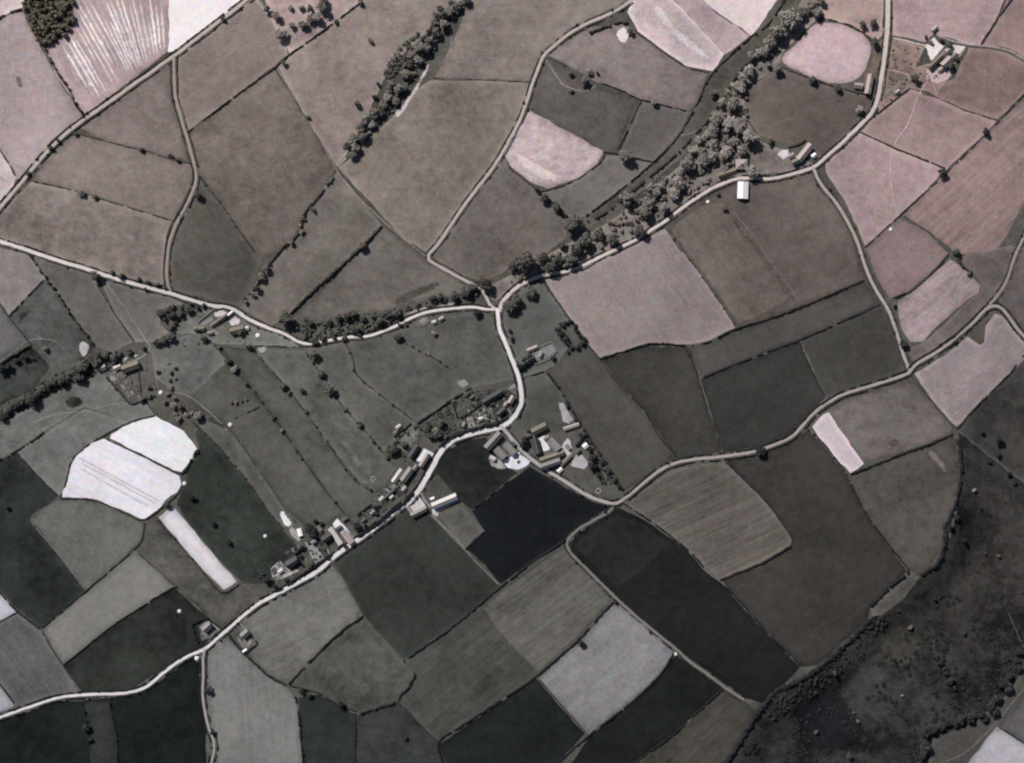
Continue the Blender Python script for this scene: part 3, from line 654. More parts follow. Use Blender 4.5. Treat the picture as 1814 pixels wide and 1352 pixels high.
# patches of another cover lying on the fields: label, tone, outline, options
PATCHES = [
 ('eroded pale bank along the gully', (196, 182, 178), [(700, 212), (696, 198), (712, 186), (722, 168), (738, 148), (748, 128), (758, 108), (764, 114), (752, 140), (742, 158), (728, 180), (714, 204)], {}),
 ('paler band across the pale top field', (222, 208, 210), [(1146, 4), (1176, 2), (1196, 40), (1268, 96), (1262, 116), (1230, 106), (1160, 44)], {}),
 ('white weathered corner of the whitish field', (226, 208, 206), [(910, 250), (935, 272), (990, 300), (1012, 318), (972, 332), (946, 320), (902, 288)], {}),
 ('white farmyard at the upper right farm', (238, 228, 230), [(1655, 64), (1664, 76), (1676, 80), (1662, 96), (1650, 110), (1644, 98), (1641, 88), (1637, 82)], {}),
 ('second white yard at the upper right farm', (232, 218, 220), [(1683, 78), (1714, 82), (1700, 96), (1692, 104), (1681, 95)], {}),
 ('pink trodden yard below the upper right farm', (186, 165, 165), [(1640, 122), (1652, 114), (1668, 118), (1690, 124), (1680, 142), (1660, 150), (1640, 142)], {}),
 ('white trodden patch below the curving lane', (236, 226, 228), [(1092, 52), (1106, 46), (1118, 58), (1114, 72), (1106, 80), (1096, 72), (1089, 62)], {}),
 ('white yard beside the road fork farm', (226, 210, 214), [(1374, 274), (1384, 264), (1397, 264), (1398, 276), (1388, 284)], {}),
 ('white yard at the western farmstead', (214, 206, 208), [(404, 570), (416, 560), (427, 566), (424, 576), (410, 578)], {}),
 ('white plot above the western farmstead', (222, 214, 212), [(378, 560), (380, 551), (396, 548), (408, 550), (400, 558), (386, 564)], {}),
 ('pale vegetable plot of the western farmstead', (142, 134, 132), [(352, 574), (368, 562), (382, 560), (376, 570), (360, 578)], dict(mottle=.4)),
 ('pale patch behind the western farmstead', (168, 163, 166), [(452, 616), (466, 612), (480, 618), (470, 624), (462, 630)], dict(mottle=.3)),
 ('white trodden gap by the dotted hedge', (190, 182, 180), [(138, 606), (150, 602), (160, 612), (156, 628), (148, 636), (140, 630)], dict(mottle=.3)),
 ('white yard in the middle of the village', (238, 238, 244), [(744, 797), (752, 793), (770, 803), (764, 812), (752, 816), (742, 820), (735, 816), (742, 806)], {}),
 ('white yard at the farm across the road', (240, 238, 246), [(890, 816), (918, 799), (942, 818), (934, 826), (918, 834), (900, 830), (893, 824)], {}),
 ('pale trampled ground beside the white yard', (176, 166, 162), [(866, 816), (876, 808), (890, 818), (900, 832), (884, 832), (870, 826)], dict(mottle=.4)),
 ('white yard between the eastern barns', (228, 224, 228), [(951, 775), (966, 770), (970, 784), (976, 796), (962, 803), (958, 790)], {}),
 ('pale yard beside the eastern farmhouse', (206, 198, 204), [(1000, 780), (1005, 774), (1011, 780), (1016, 800), (1008, 812), (996, 822), (1002, 806), (994, 792)], {}),
 ('pale trapezoid stackyard at the eastern farm', (190, 180, 182), [(1021, 803), (1033, 805), (1045, 823), (1035, 833), (1009, 826), (1014, 812)], dict(mottle=.2)),
 ('pale garden plot behind the eastern farm', (186, 176, 180), [(988, 712), (998, 712), (1008, 730), (1018, 744), (1008, 752), (996, 748), (992, 730)], dict(mottle=.3)),
 ('pale patch beside the ruined shed', (196, 192, 196), [(1030, 792), (1037, 784), (1044, 792), (1038, 800)], {}),
 ('white rectangle of ground behind the lower village', (236, 236, 242), [(491, 911), (502, 902), (511, 914), (520, 930), (508, 938)], dict(mottle=.05)),
 ('pale strip below the white rectangle', (170, 162, 158), [(508, 938), (520, 930), (532, 946), (536, 958), (526, 962), (516, 950)], dict(mottle=.3)),
 ('white farmyard in the lower village', (240, 238, 242), [(588, 928), (597, 916), (612, 932), (626, 950), (634, 958), (618, 966), (606, 946), (596, 944)], {}),
 ('pale garden beside the lower village street', (160, 151, 150), [(538, 958), (560, 966), (576, 988), (560, 1000), (552, 992)], dict(mottle=.3)),
 ('pale yard of the end cottage', (188, 182, 184), [(478, 1008), (492, 994), (506, 1010), (494, 1020), (482, 1024)], dict(mottle=.3)),
 ('pale ground beside the end cottage', (182, 172, 172), [(484, 1024), (508, 1010), (540, 1006), (530, 1016), (486, 1032)], dict(mottle=.3)),
 ('pale forecourt beside the village street', (212, 204, 206), [(716, 898), (728, 886), (742, 876), (756, 896), (746, 908), (732, 914), (724, 906)], dict(mottle=.25)),
 ('white strip yard before the long barn', (214, 208, 212), [(764, 902), (800, 886), (812, 880), (816, 886), (778, 908), (776, 918), (766, 912)], {}),
 ('pale square allotment at the pasture edge', (152, 143, 140), [(808, 676), (824, 671), (832, 682), (818, 688), (814, 684)], dict(mottle=.2)),
 ('pale allotment beside the village road', (160, 150, 150), [(898, 688), (912, 678), (916, 686), (902, 693)], dict(mottle=.2)),
 ('village garden ground north of the street', (84, 84, 78), [(742, 752), (800, 712), (836, 688), (880, 690), (900, 690), (915, 700), (918, 722), (900, 740), (884, 750), (820, 766), (790, 780), (772, 782)], dict(mottle=.6, fine=3.0)),
 ('pale plot in the village gardens', (128, 122, 116), [(820, 748), (848, 728), (872, 722), (880, 742), (850, 756), (824, 760)], dict(mottle=.6, fine=3.0)),
 ('pale square garden at the village bend', (122, 117, 111), [(704, 770), (730, 750), (744, 758), (740, 776), (724, 800), (712, 788)], dict(mottle=.35)),
 ('trodden ground behind the village bend', (150, 144, 141), [(690, 772), (702, 756), (716, 752), (704, 768)], dict(mottle=.4)),
 ('bare end of the third strip pasture', (124, 118, 114), [(560, 740), (590, 748), (620, 778), (648, 810), (652, 832), (630, 838), (606, 806)], dict(mottle=.4)),
 ('garden ground of the lower village', (104, 99, 95), [(632, 944), (650, 926), (664, 916), (676, 906), (690, 900), (700, 896), (680, 916), (650, 938)], dict(mottle=.4)),
 ('pale enclosure below the stream road', (142, 135, 133), [(738, 564), (752, 558), (760, 566), (754, 576), (742, 576)], dict(mottle=.4)),
 ('pale strip of ground above the stream road', (148, 137, 133), [(712, 556), (740, 545), (790, 536), (820, 530), (806, 542), (760, 550), (720, 562)], dict(mottle=.4)),
 ('pale yard of the ruined farm', (126, 122, 121), [(944, 626), (958, 616), (976, 608), (986, 622), (972, 634), (950, 640)], dict(mottle=.3)),
 ('white corner beside the lower road fork', (210, 206, 204), [(342, 1162), (350, 1158), (354, 1164), (353, 1174), (344, 1172)], dict(mottle=.2)),
 ('pale ground below the lower road cottage', (140, 133, 128), [(416, 1128), (430, 1124), (450, 1136), (444, 1148), (432, 1152), (420, 1138)], dict(mottle=.4)),
 ('pale cottage yard above the lower road', (128, 124, 118), [(352, 1108), (366, 1098), (378, 1104), (390, 1116), (372, 1130), (356, 1136)], dict(mottle=.4)),
 ('pale cottage plots by the left stream', (150, 142, 141), [(192, 664), (204, 656), (214, 666), (204, 676), (196, 676)], dict(mottle=.3)),
 ('small white plot above the left cottage', (190, 182, 182), [(213, 636), (220, 630), (228, 634), (220, 642)], {}),
 ('second white plot above the left cottage', (198, 192, 194), [(230, 632), (240, 626), (248, 630), (238, 636)], {}),
 ('dark fern patch in the rough meadow', (62, 60, 55), [(112, 714), (120, 704), (132, 698), (146, 706), (154, 714), (142, 722), (122, 726)], dict(mottle=.6, fine=3.0)),
 ('dark damp patch in the pasture corner', (64, 62, 58), [(20, 562), (40, 548), (62, 540), (56, 556), (44, 574), (34, 580)], dict(mottle=.4)),
 ('brown hollow in the pinkish pasture', (110, 98, 88), [(24, 140), (30, 132), (38, 136), (44, 152), (40, 162), (32, 158)], dict(mottle=.3)),
 ('darker fold of ground above the stream road', (78, 74, 69), [(690, 546), (700, 526), (730, 508), (770, 492), (790, 496), (776, 516), (742, 528), (708, 544)], dict(mottle=.4)),
 ('bare pale crescent in the rounded pasture', (142, 128, 122), [(1640, 795), (1658, 796), (1676, 820), (1682, 838), (1672, 842), (1660, 826), (1646, 812)], dict(mottle=.4)),
 ('faint dark circle in the rounded road pasture', (92, 84, 79), [(1568, 782), (1578, 774), (1592, 776), (1596, 786), (1584, 794), (1572, 792)], dict(mottle=.3)),
]


SOFT = {'bare end of the third strip pasture': 9.0, 'darker fold of ground above the stream road': 8.0, 'brown hollow in the pinkish pasture': 3.5,
        'paler band across the pale top field': 8.0, 'white weathered corner of the whitish field': 8.0, 'dark damp patch in the pasture corner': 6.0,
        'faint dark circle in the rounded road pasture': 5.0, 'bare pale crescent in the rounded pasture': 4.0, 'eroded pale bank along the gully': 3.0,
        'dark fern patch in the rough meadow': 3.5}


def smooth_closed(p):
    q = []
    for i in range(len(p)):
        a, b = p[i], p[(i + 1) % len(p)]
        q += [a * .75 + b * .25, a * .25 + b * .75]
    return np.array(q)


def patchy(pts, step, jit, seed, rounds=0):
    p = np.asarray(pts, float)
    for _ in range(rounds):
        p = smooth_closed(p)
    p = densify(at(p), step)
    n = side_normals(p)
    w = np.array([mnoise.noise(Vector((x / 9.0, y / 9.0, seed))) for x, y in p])
    return p + n * (w * jit)[:, None]


def calibrate(rgb, pts):
    """Readings of the print were taken against a grey scale; this applies the correction found there."""
    yc = sum(p[1] for p in pts) / len(pts)
    k = float(np.interp(yc, [0, 250, 450, 620, 900, 1352], [1.16, 1.16, 1.10, 1.0, .95, .97]))
    xc = sum(p[0] for p in pts) / len(pts)
    if yc > 650 and xc > 1200:
        k *= .94
    k = 1 + (k - 1) * float(np.interp(max(rgb), [150, 215], [1, .15]))
    q = float(np.interp(max(rgb), [170, 225], [1, 0]))
    t = float(np.interp(yc, [300, 900], [0, 1]))
    t *= float(np.interp(sum(p[0] for p in pts) / len(pts), [900, 1300], [1, .45]))
    cc = [u * (1 - t) + w * t for u, w in zip((.01, .018, .05), (-.022, .025, .035))]
    if yc < 520 and xc > 1350 and max(rgb) > 105:
        cc = (.015, .006, .04)
    return tuple(min(252, v * k * (1 + c * q)) for v, c in zip(rgb, cc))


def flat_poly(pts):
    p = np.asarray(pts, float)
    return np.column_stack([p[:, 0], -p[:, 1]]) * MPP


frs = random.Random(48)


def make_fields():
    for i, (label, rgb, pts, opt) in enumerate(FIELDS):
        opt = dict(opt)
        rounds = opt.pop('round', 0)
        soft = opt.pop('soft', 0.0)
        rgb = calibrate(rgb, pts)
        if 'streak' in opt:
            opt['streak'] *= 1.45
        if soft:
            opt['soft'] = 1.0
        q = flat_poly(pts)
        if 'streak' not in opt and max(rgb) < 215:
            e = np.roll(q, -1, axis=0) - q
            e = e[np.argmax(np.hypot(e[:, 0], e[:, 1]))]
            opt['streak'] = .075 + .05 * frs.random()
            opt['angle'] = -math.degrees(math.atan2(e[1], e[0]))
        if not soft and max(rgb) < 225:
            opt['head'] = frs.choice((-.45, -.3, .3, .45, .6))
            soft = 7.0
        o = drape('field', patchy(pts, 6.0, 1.5, i * 1.7, rounds), 0.02 + 0.001 * i, soil(rgb, **{'seed': i * 3.3, **opt}), soft=soft)
        if o:
            tag(o, label, kind='structure')
    for i, (label, rgb, pts, opt) in enumerate(PATCHES):
        name = 'yard' if ('yard' in label or 'forecourt' in label) else 'garden_ground' if ('garden' in label or 'plot' in label or 'allotment' in label) else 'bare_ground'
        o = drape(name, patchy(pts, 2.0, .5 if name != 'bare_ground' else 1.4, 50 + i * 2.3, 0 if name != 'bare_ground' else 1), 0.15 + 0.001 * i, soil(calibrate(rgb, pts), seed=90 + i * 2.1, soft=1.0, **{'mottle': .14, 'grain': .25, **opt}), soft=SOFT.get(label, 2.2 if name == 'bare_ground' else 1.3))
        if o:
            tag(o, label, kind='structure')


make_fields()

# mown swaths of the striped hayfield
HAYFIELD = np.array([(134, -6), (298, -6), (294, 88), (250, 122), (154, 196), (106, 136), (86, 88), (122, 66), (134, 42)], float)


def make_swaths():
    rs = random.Random(21)
    n = 0
    for k in range(23):
        x0 = 62 + k * 10.2 + rs.uniform(-1.5, 1.5)
        slope = float(np.interp(x0, [60, 150, 220, 300], [.58, .56, .28, .02]))
        t0, t1 = rs.choice((0, 0, 10, 40)), rs.choice((200, 200, 160, 120))
        run = []
        for y in range(-6 + t0, t1, 4):
            p = (x0 + slope * (y + 6) + .9 * mnoise.noise(Vector((y * .05, k * 3.1, 0))), y)
            if in_poly(np.array([p[0]]), np.array([p[1]]), HAYFIELD)[0]:
                run.append(p)
        if len(run) < 5:
            continue
        c = catmull(at(run), 2.0)
        N = len(c)
        taper = np.minimum(1, np.minimum(np.arange(N) + 1, N - np.arange(N)) / 8.0)
        half = rs.choice((1.8, 2.2, 2.6, 3.2, 3.8)) * taper
        nn = side_normals(c)
        L = np.array([1 + .6 * mnoise.noise(Vector((q * .5, k, 0))) for q in range(N)]) * half
        R = np.array([1 + .6 * mnoise.noise(Vector((q * .5, k, 7))) for q in range(N)]) * half
        v = rs.choice((226, 238, 246, 250))
        o = drape('mown_swath', np.vstack([c + nn * L[:, None], (c - nn * R[:, None])[::-1]]), 0.21 + .001 * n, soil((v, v * .95, v * .955), .3, .35, seed=7.0 + k % 5, soft=.45), soft=.8, spine=c[1:-1])
        n += 1
        if o:
            tag(o, 'pale swath of mown hay in the striped hayfield', kind='structure')


make_swaths()

# wheel lines across the larger white field
for i, s in enumerate([[(138, 810), (210, 849), (286, 890)], [(142, 819), (210, 856), (280, 894)], [(140, 828), (206, 866), (268, 900)]]):
    c = catmull(at(s), 4.0)
    tag(drape('wheel_line', ribbon(c, 1.5, .6, i), 0.235 + .001 * i, soil((214, 204, 211), .2, .3, seed=8.0, soft=1.0), soft=1.4, spine=c[1:-1]), 'faint grey wheel line across the larger white field', kind='structure')

# ------------------------------------------------------------------ roads: label, centre line, half width (m), tone, hedge options
ROADS = [
 ('top lane', [(450, -12), (436, 1), (372, 50), (308, 99), (250, 140), (200, 176), (150, 211), (115, 238), (86, 266), (55, 302), (28, 335), (0, 368), (-20, 392)], 1.6, (196, 181, 177)),
 ('narrow brown lane', [(308, 99), (309, 152), (313, 183), (325, 223), (337, 266), (346, 299), (347, 320), (340, 342), (332, 360), (314, 393), (303, 419), (298, 444), (295, 482), (298, 507), (302, 518)], 1.35, (166, 152, 146)),
 ('western road', [(-20, 423), (0, 428), (51, 444), (101, 461), (152, 476), (178, 485), (228, 500), (266, 511), (299, 519), (330, 529), (368, 540), (404, 545), (420, 552), (441, 566), (475, 581), (501, 590), (526, 604), (545, 609), (570, 605), (600, 600), (622, 597), (653, 595), (678, 587), (704, 576), (729, 563), (754, 554), (787, 548), (818, 545), (840, 544), (861, 548), (882, 548)], [(0, 1.8), (.5, 1.7), (.6, 1.3), (1, 1.3)], (228, 219, 217)),
 ('stream road', [(884, 552), (886, 543), (894, 530), (915, 509), (933, 499), (963, 488), (1006, 480), (1032, 471), (1065, 454), (1103, 436), (1128, 424), (1148, 411), (1179, 391), (1209, 368), (1235, 350), (1263, 333), (1301, 318), (1331, 316), (1360, 317), (1379, 314), (1405, 308), (1438, 297), (1452, 288), (1468, 274), (1496, 249), (1529, 216), (1547, 195), (1557, 165), (1563, 127), (1569, 84), (1572, 38), (1573, -15)], [(0, 2.0), (.15, 1.5), (.6, 1.5), (.8, 1.9), (1, 2.5)], (212, 198, 196)),
 ('cross lane', [(1440, 297), (1455, 327), (1486, 366), (1506, 401), (1519, 431), (1529, 462), (1542, 495), (1557, 523), (1575, 553), (1590, 596), (1600, 629), (1608, 648), (1610, 658)], 1.4, (182, 169, 166)),
 ('winding road', [(1078, 891), (1093, 891), (1116, 876), (1141, 855), (1166, 835), (1192, 822), (1230, 813), (1268, 810), (1306, 805), (1341, 799), (1379, 785), (1405, 772), (1420, 756), (1443, 731), (1468, 713), (1493, 699), (1544, 683), (1582, 671), (1610, 660), (1620, 647), (1658, 624), (1696, 596), (1722, 573), (1745, 549), (1760, 542), (1775, 547), (1790, 566), (1803, 584), (1830, 612)], 1.35, (176, 165, 162)),
 ('narrow right lane', [(1745, 548), (1770, 519), (1783, 497), (1795, 462), (1808, 431), (1830, 385)], 1.2, (164, 151, 149)),
 ('village street', [(881, 548), (882, 562), (885, 582), (894, 604), (906, 634), (916, 660), (922, 685), (924, 708), (919, 726), (908, 741), (891, 755), (856, 763), (818, 773), (800, 782), (782, 799), (770, 820), (757, 843), (742, 868), (726, 886), (704, 903), (678, 924), (648, 947), (615, 969), (587, 990), (562, 1012), (513, 1040), (475, 1060), (455, 1072), (431, 1091), (396, 1121), (363, 1149), (330, 1164), (292, 1190), (261, 1215), (233, 1226), (203, 1229), (142, 1231), (96, 1238), (51, 1253), (25, 1262), (0, 1271), (-25, 1280)], [(0, 1.9), (.16, 2.2), (.2, 2.6), (.5, 2.1), (.62, 1.55), (1, 1.3)], (228, 222, 224)),
 ('farm road', [(888, 755), (900, 769), (925, 799), (946, 817), (976, 838), (1001, 853), (1027, 870), (1052, 883), (1078, 891)], 1.7, (180, 174, 173)),
 ('sunken lane', [(1088, 893), (1078, 907), (1052, 921), (1027, 936), (1009, 952), (1004, 964), (1012, 980), (1034, 1003), (1090, 1058), (1128, 1093), (1166, 1124), (1199, 1151), (1222, 1172), (1255, 1195), (1280, 1215), (1318, 1240)], 1.1, (132, 127, 122)),
 ('lower branch lane', [(363, 1149), (360, 1166), (360, 1190), (359, 1228), (363, 1261), (370, 1291), (378, 1311), (379, 1332), (372, 1356), (366, 1380)], 1.1, (166, 162, 161)),
 ('curving lane', [(1128, -12), (1118, 0), (1098, 15), (1072, 28), (1042, 41), (1014, 56), (984, 79), (963, 99), (951, 127), (942, 152), (928, 195), (913, 228), (894, 264), (868, 304), (842, 337), (813, 378), (780, 426), (759, 452), (760, 460), (770, 467), (805, 487), (840, 505), (856, 518), (868, 540), (878, 548)], 1.4, (196, 182, 178)),
]
ROAD_PTS = []


def make_roads():
    for i, (name, pts, half, rgb) in enumerate(ROADS):
        c = catmull(at(pts), 3.5)
        if isinstance(half, list):
            s = np.concatenate([[0], np.cumsum(np.hypot(*np.diff(c, axis=0).T))])
            half = np.interp(s / s[-1], [p[0] for p in half], [p[1] for p in half])
        half = np.broadcast_to(half, (len(c),))
        ROAD_PTS.append((c, half))
        yc = pts[len(pts) // 2][1]
        vt = float(np.interp(yc, [100, 500, 900, 1300], [136, 120, 92, 84]))
        o = drape('verge', ribbon(c, half + 2.1, .3, i * 5.0 + 40), 0.24 + .001 * i, soil((vt, vt * .95, vt * .91), .35, .4, seed=200 + i * 3.0, soft=1.1), soft=2.0, spine=c[1:-1])
        tag(o, 'worn grass verges of the ' + name, kind='structure')
        wob = np.array([mnoise.noise(Vector((k * .17, i * 7.1, 4))) for k in range(len(c))]) * .5
        c = c + side_normals(c) * wob[:, None]
        o = drape('road', ribbon(c, half, .42, i * 3.0), 0.255 + .001 * i, road_mat(rgb, i * 13.0))
        tag(o, 'pale surface of the ' + name, kind='structure')


make_roads()

PATHS = [
 ('footpath down from the top edge to the field corner', [(452, -10), (457, 4), (483, 38), (511, 98)], 1.2, (190, 172, 168)),
 ('straight footpath between the upper pastures', [(489, 118), (526, 178), (559, 233), (595, 299), (625, 337), (648, 363), (678, 391), (716, 424), (756, 455)], .75, (154, 140, 133)),
 ('short pale path out of the gully wood', [(617, 276), (608, 286), (598, 298)], 1.0, (180, 166, 160)),
 ('pale track past the cottage by the left stream', [(180, 491), (198, 515), (228, 556), (254, 596), (266, 614), (264, 622), (249, 634), (223, 644)], 1.0, (160, 150, 146)),
 ('faint path down the rough pasture', [(268, 618), (271, 632), (276, 667), (280, 690)], .8, (138, 130, 128)),
 ('footpath curving above the left stream wood', [(-10, 646), (0, 641), (25, 622), (48, 605), (71, 600), (104, 605)], .7, (158, 150, 146)),
 ('path arching past the round white heap', [(304, 693), (337, 703), (368, 728), (406, 764)], .8, (156, 148, 143)),
 ('path across the rough meadow', [(51, 751), (101, 734), (152, 728), (203, 716), (250, 716)], .7, (148, 142, 136)),
 ('second path across the rough meadow', [(80, 765), (110, 755), (145, 744), (190, 740)], .5, (146, 140, 134)),
 ('long footpath below the upper right farm', [(1628, 168), (1623, 178), (1610, 216), (1582, 261), (1577, 304), (1581, 340), (1590, 385)], 1.05, (194, 174, 170)),
 ('white drive into the upper right farm', [(1578, 66), (1610, 74), (1643, 82)], 1.4, (214, 198, 198)),
 ('pink drive to the garden of the upper right farm', [(1572, 124), (1594, 128), (1609, 134), (1614, 148)], 1.1, (186, 162, 160)),
 ('pink track climbing right from the upper farm', [(1658, 62), (1690, 74), (1714, 79), (1747, 82), (1785, 89), (1830, 113)], 1.3, (184, 164, 162)),
 ('track fanning out below the upper farm', [(1652, 140), (1656, 156), (1661, 172)], .8, (186, 166, 162)),
 ('second track fanning out below the upper farm', [(1644, 142), (1634, 156), (1628, 170)], 1.1, (184, 164, 162)),
 ('track along the stackyard of the upper farm', [(1712, 84), (1696, 104), (1680, 132)], .9, (190, 170, 168)),
 ('path from hedge corner down to the moor', [(1694, 761), (1734, 792), (1772, 822), (1800, 845), (1830, 864)], 1.1, (122, 113, 109)),
 ('thin path at the edge of the moor', [(1785, 1082), (1798, 1113), (1810, 1139), (1830, 1170)], .6, (132, 126, 122)),
 ('thin path beyond the moor trees', [(1830, 1204), (1814, 1220), (1785, 1255), (1747, 1299), (1709, 1334), (1660, 1354)], .7, (146, 140, 136)),
 ('path crossing the rough slope', [(1706, 454), (1760, 443), (1795, 436)], .7, (154, 138, 134)),
 ('streak of path up the long right pasture', [(1704, 439), (1730, 412), (1760, 381), (1775, 358)], .8, (160, 142, 138)),
 ('straight grey path down from the long barn', [(762, 911), (805, 955), (848, 1000), (886, 1038)], 1.6, (128, 122, 118)),
 ('drive curving to the long barn', [(744, 870), (754, 888), (766, 902)], 1.3, (178, 170, 168)),
 ('path to the scrubby hollow', [(963, 101), (989, 139), (1001, 152), (1037, 162), (1060, 148)], .7, (156, 140, 134)),
 ('pale worn line down the wide brown pasture', [(1296, 372), (1330, 412), (1370, 468), (1412, 528)], .9, (118, 108, 101)),
 ('path across the stream band', [(1197, 241), (1225, 236), (1240, 228), (1252, 224)], .6, (150, 137, 130)),
 ('faint path across the olive strip', [(1020, 752), (1080, 742), (1140, 734)], .6, (112, 106, 101)),
 ('second faint path across the olive strip', [(1030, 758), (1070, 748), (1110, 718)], .5, (104, 99, 94)),
 ('garden path from the village road', [(882, 690), (890, 702), (898, 720), (908, 738)], .9, (170, 163, 160)),
 ('short path into the village gardens', [(818, 758), (821, 771)], .7, (146, 142, 134)),
 ('lane to the pale square garden', [(742, 768), (752, 768), (768, 778), (780, 788)], .8, (140, 134, 128)),
 ('path to the end cottage', [(494, 992), (504, 1004), (516, 1014)], .8, (204, 198, 198)),
 ('path to the lower village cottage', [(579, 970), (585, 985)], .9, (190, 182, 182)),
 ('path up to the cottage above the lower road', [(374, 1103), (384, 1112), (394, 1119)], .9, (176, 170, 167)),
 ('path beside the cottage below the lower road', [(422, 1102), (434, 1114), (443, 1124)], .8, (168, 162, 158)),
 ('bare line across the streaked ploughland', [(481, 1070), (505, 1095), (530, 1120), (548, 1140)], .7, (146, 139, 135)),
 ('second line across the lower ploughland', [(900, 1128), (940, 1104), (1034, 1036)], .5, (132, 124, 118)),
 ('pale footpath beyond the lane bend', [(1103, 893), (1141, 919), (1174, 941)], .6, (112, 107, 103)),
 ('pale margin of the rounded grey pasture', [(86, 895), (56, 920), (84, 958), (112, 992), (140, 1030)], .9, (142, 136, 132)),
 ('curved path below the scarp hedge', [(1700, 925), (1690, 960), (1676, 984), (1654, 1012), (1626, 1024)], .6, (106, 100, 95)),
 ('faint line down the dark olive field', [(738, 1030), (744, 1052), (734, 1082), (732, 1110)], .5, (84, 80, 76)),
 ('white trail down from the pale bank', [(790, 30), (800, 70), (790, 104), (780, 112)], .6, (160, 146, 140)),
 ('pale boundary line at the lower ploughland', [(706, 1240), (740, 1276), (776, 1312)], .5, (118, 114, 106)),
]


def make_paths():
    for i, (label, pts, half, rgb) in enumerate(PATHS):
        c = catmull(at(pts), 3.0)
        w = np.array([mnoise.noise(Vector((k * .22, i * 3.7, 1))) for k in range(len(c))]) * .5
        c = c + side_normals(c) * w[:, None]
        o = drape('path', ribbon(c, half, .45, i * 2.0), 0.27 + .001 * i, soil(calibrate(rgb, pts), .2, .35, seed=30 + i * 1.1, soft=.8), soft=half * .9, spine=c[1:-1])
        if o:
            tag(o, label, kind='structure')


make_paths()


# ------------------------------------------------------------------ small cultivated plots of the gardens
def plots(place, quad, nu, nv, tones, seed, skip=.12):
    """quad: four corners in plan units; divided into nu x nv uneven plots."""
    rs = random.Random(seed)
    q = np.array(quad, float)
    us = np.concatenate([[0], np.cumsum([rs.uniform(.6, 1.4) for _ in range(nu)])]); us /= us[-1]
    for i in range(nu):
        vs = np.concatenate([[0], np.cumsum([rs.uniform(.6, 1.4) for _ in range(nv)])]); vs /= vs[-1]
        for j in range(nv):
            if rs.random() < skip:
                continue
            def P(u, v):
                return q[0] * (1 - u) * (1 - v) + q[1] * u * (1 - v) + q[2] * u * v + q[3] * (1 - u) * v
            g = .1
            u0, u1, v0, v1 = us[i], us[i + 1], vs[j], vs[j + 1]
            du, dv = (u1 - u0) * g, (v1 - v0) * g
            c = [P(u0 + du, v0 + dv), P(u1 - du, v0 + dv), P(u1 - du, v1 - dv), P(u0 + du, v1 - dv)]
            v_ = rs.uniform(*tones)
            e = q[1] - q[0] if rs.random() < .5 else q[3] - q[0]
            N_PLOT[0] += 1
            o = drape('garden_plot', patchy(c, 1.5, .35, seed + i + j, 0), 0.32 + .0008 * N_PLOT[0],
                      soil((round(v_), round(v_ * .98), round(v_ * .95)), .3, .4, .35, -math.degrees(math.atan2(-e[1], e[0])), 1.8, seed=float(rs.randint(0, 12)), soft=.5), soft=.6)
            if o:
                tag(o, 'small cultivated plot in the ' + place, kind='structure')


N_PLOT = [0]
plots('village gardens north of the street', [(806, 716), (880, 676 + 26), (892, 744), (822, 762)], 6, 4, (52, 150), 1)
plots('village gardens behind the terrace', [(804, 710), (838, 690), (882, 686), (868, 698)], 5, 1, (48, 110), 2)
plots('village gardens beside the bend', [(748, 754), (798, 720), (812, 758), (782, 778)], 4, 3, (42, 84), 3)
plots('garden of the square walled plot', [(704, 772), (728, 752), (742, 772), (722, 796)], 2, 2, (90, 140), 4)
plots('farm garden behind the stackyard', [(1040, 790), (1052, 794), (1096, 862), (1060, 850)], 2, 5, (34, 78), 5)
plots('lower village gardens', [(502, 978), (536, 958), (556, 996), (524, 1006)], 4, 3, (46, 150), 6)
plots('gardens above the lower street', [(632, 940), (692, 890), (708, 896), (644, 944)], 6, 2, (60, 140), 7)
plots('gardens behind the street cottages', [(676, 866), (708, 850), (724, 868), (700, 890)], 3, 2, (60, 150), 8)
plots('garden of the western farmstead', [(366, 578), (396, 560), (412, 580), (384, 596)], 4, 2, (100, 165), 9)
plots('garden of the left cottage', [(196, 660), (216, 656), (240, 700), (228, 708)], 2, 4, (84, 140), 10)
plots('garden below the upper right farm', [(1576, 128), (1608, 136), (1604, 158), (1566, 172)], 3, 3, (96, 150), 11)
plots('garden beside the square house', [(1272, 284), (1302, 276), (1302, 302), (1276, 306)], 3, 2, (100, 160), 12)
plots('garden of the cottage below the lower road', [(410, 1112), (424, 1104), (450, 1140), (434, 1148)], 2, 3, (80, 150), 13)
plots('garden of the cottage above the lower road', [(350, 1108), (364, 1120), (380, 1128), (358, 1138)], 2, 2, (70, 130), 14)
plots('end cottage garden', [(476, 1010), (492, 996), (512, 1014), (490, 1032)], 2, 2, (90, 170), 15)
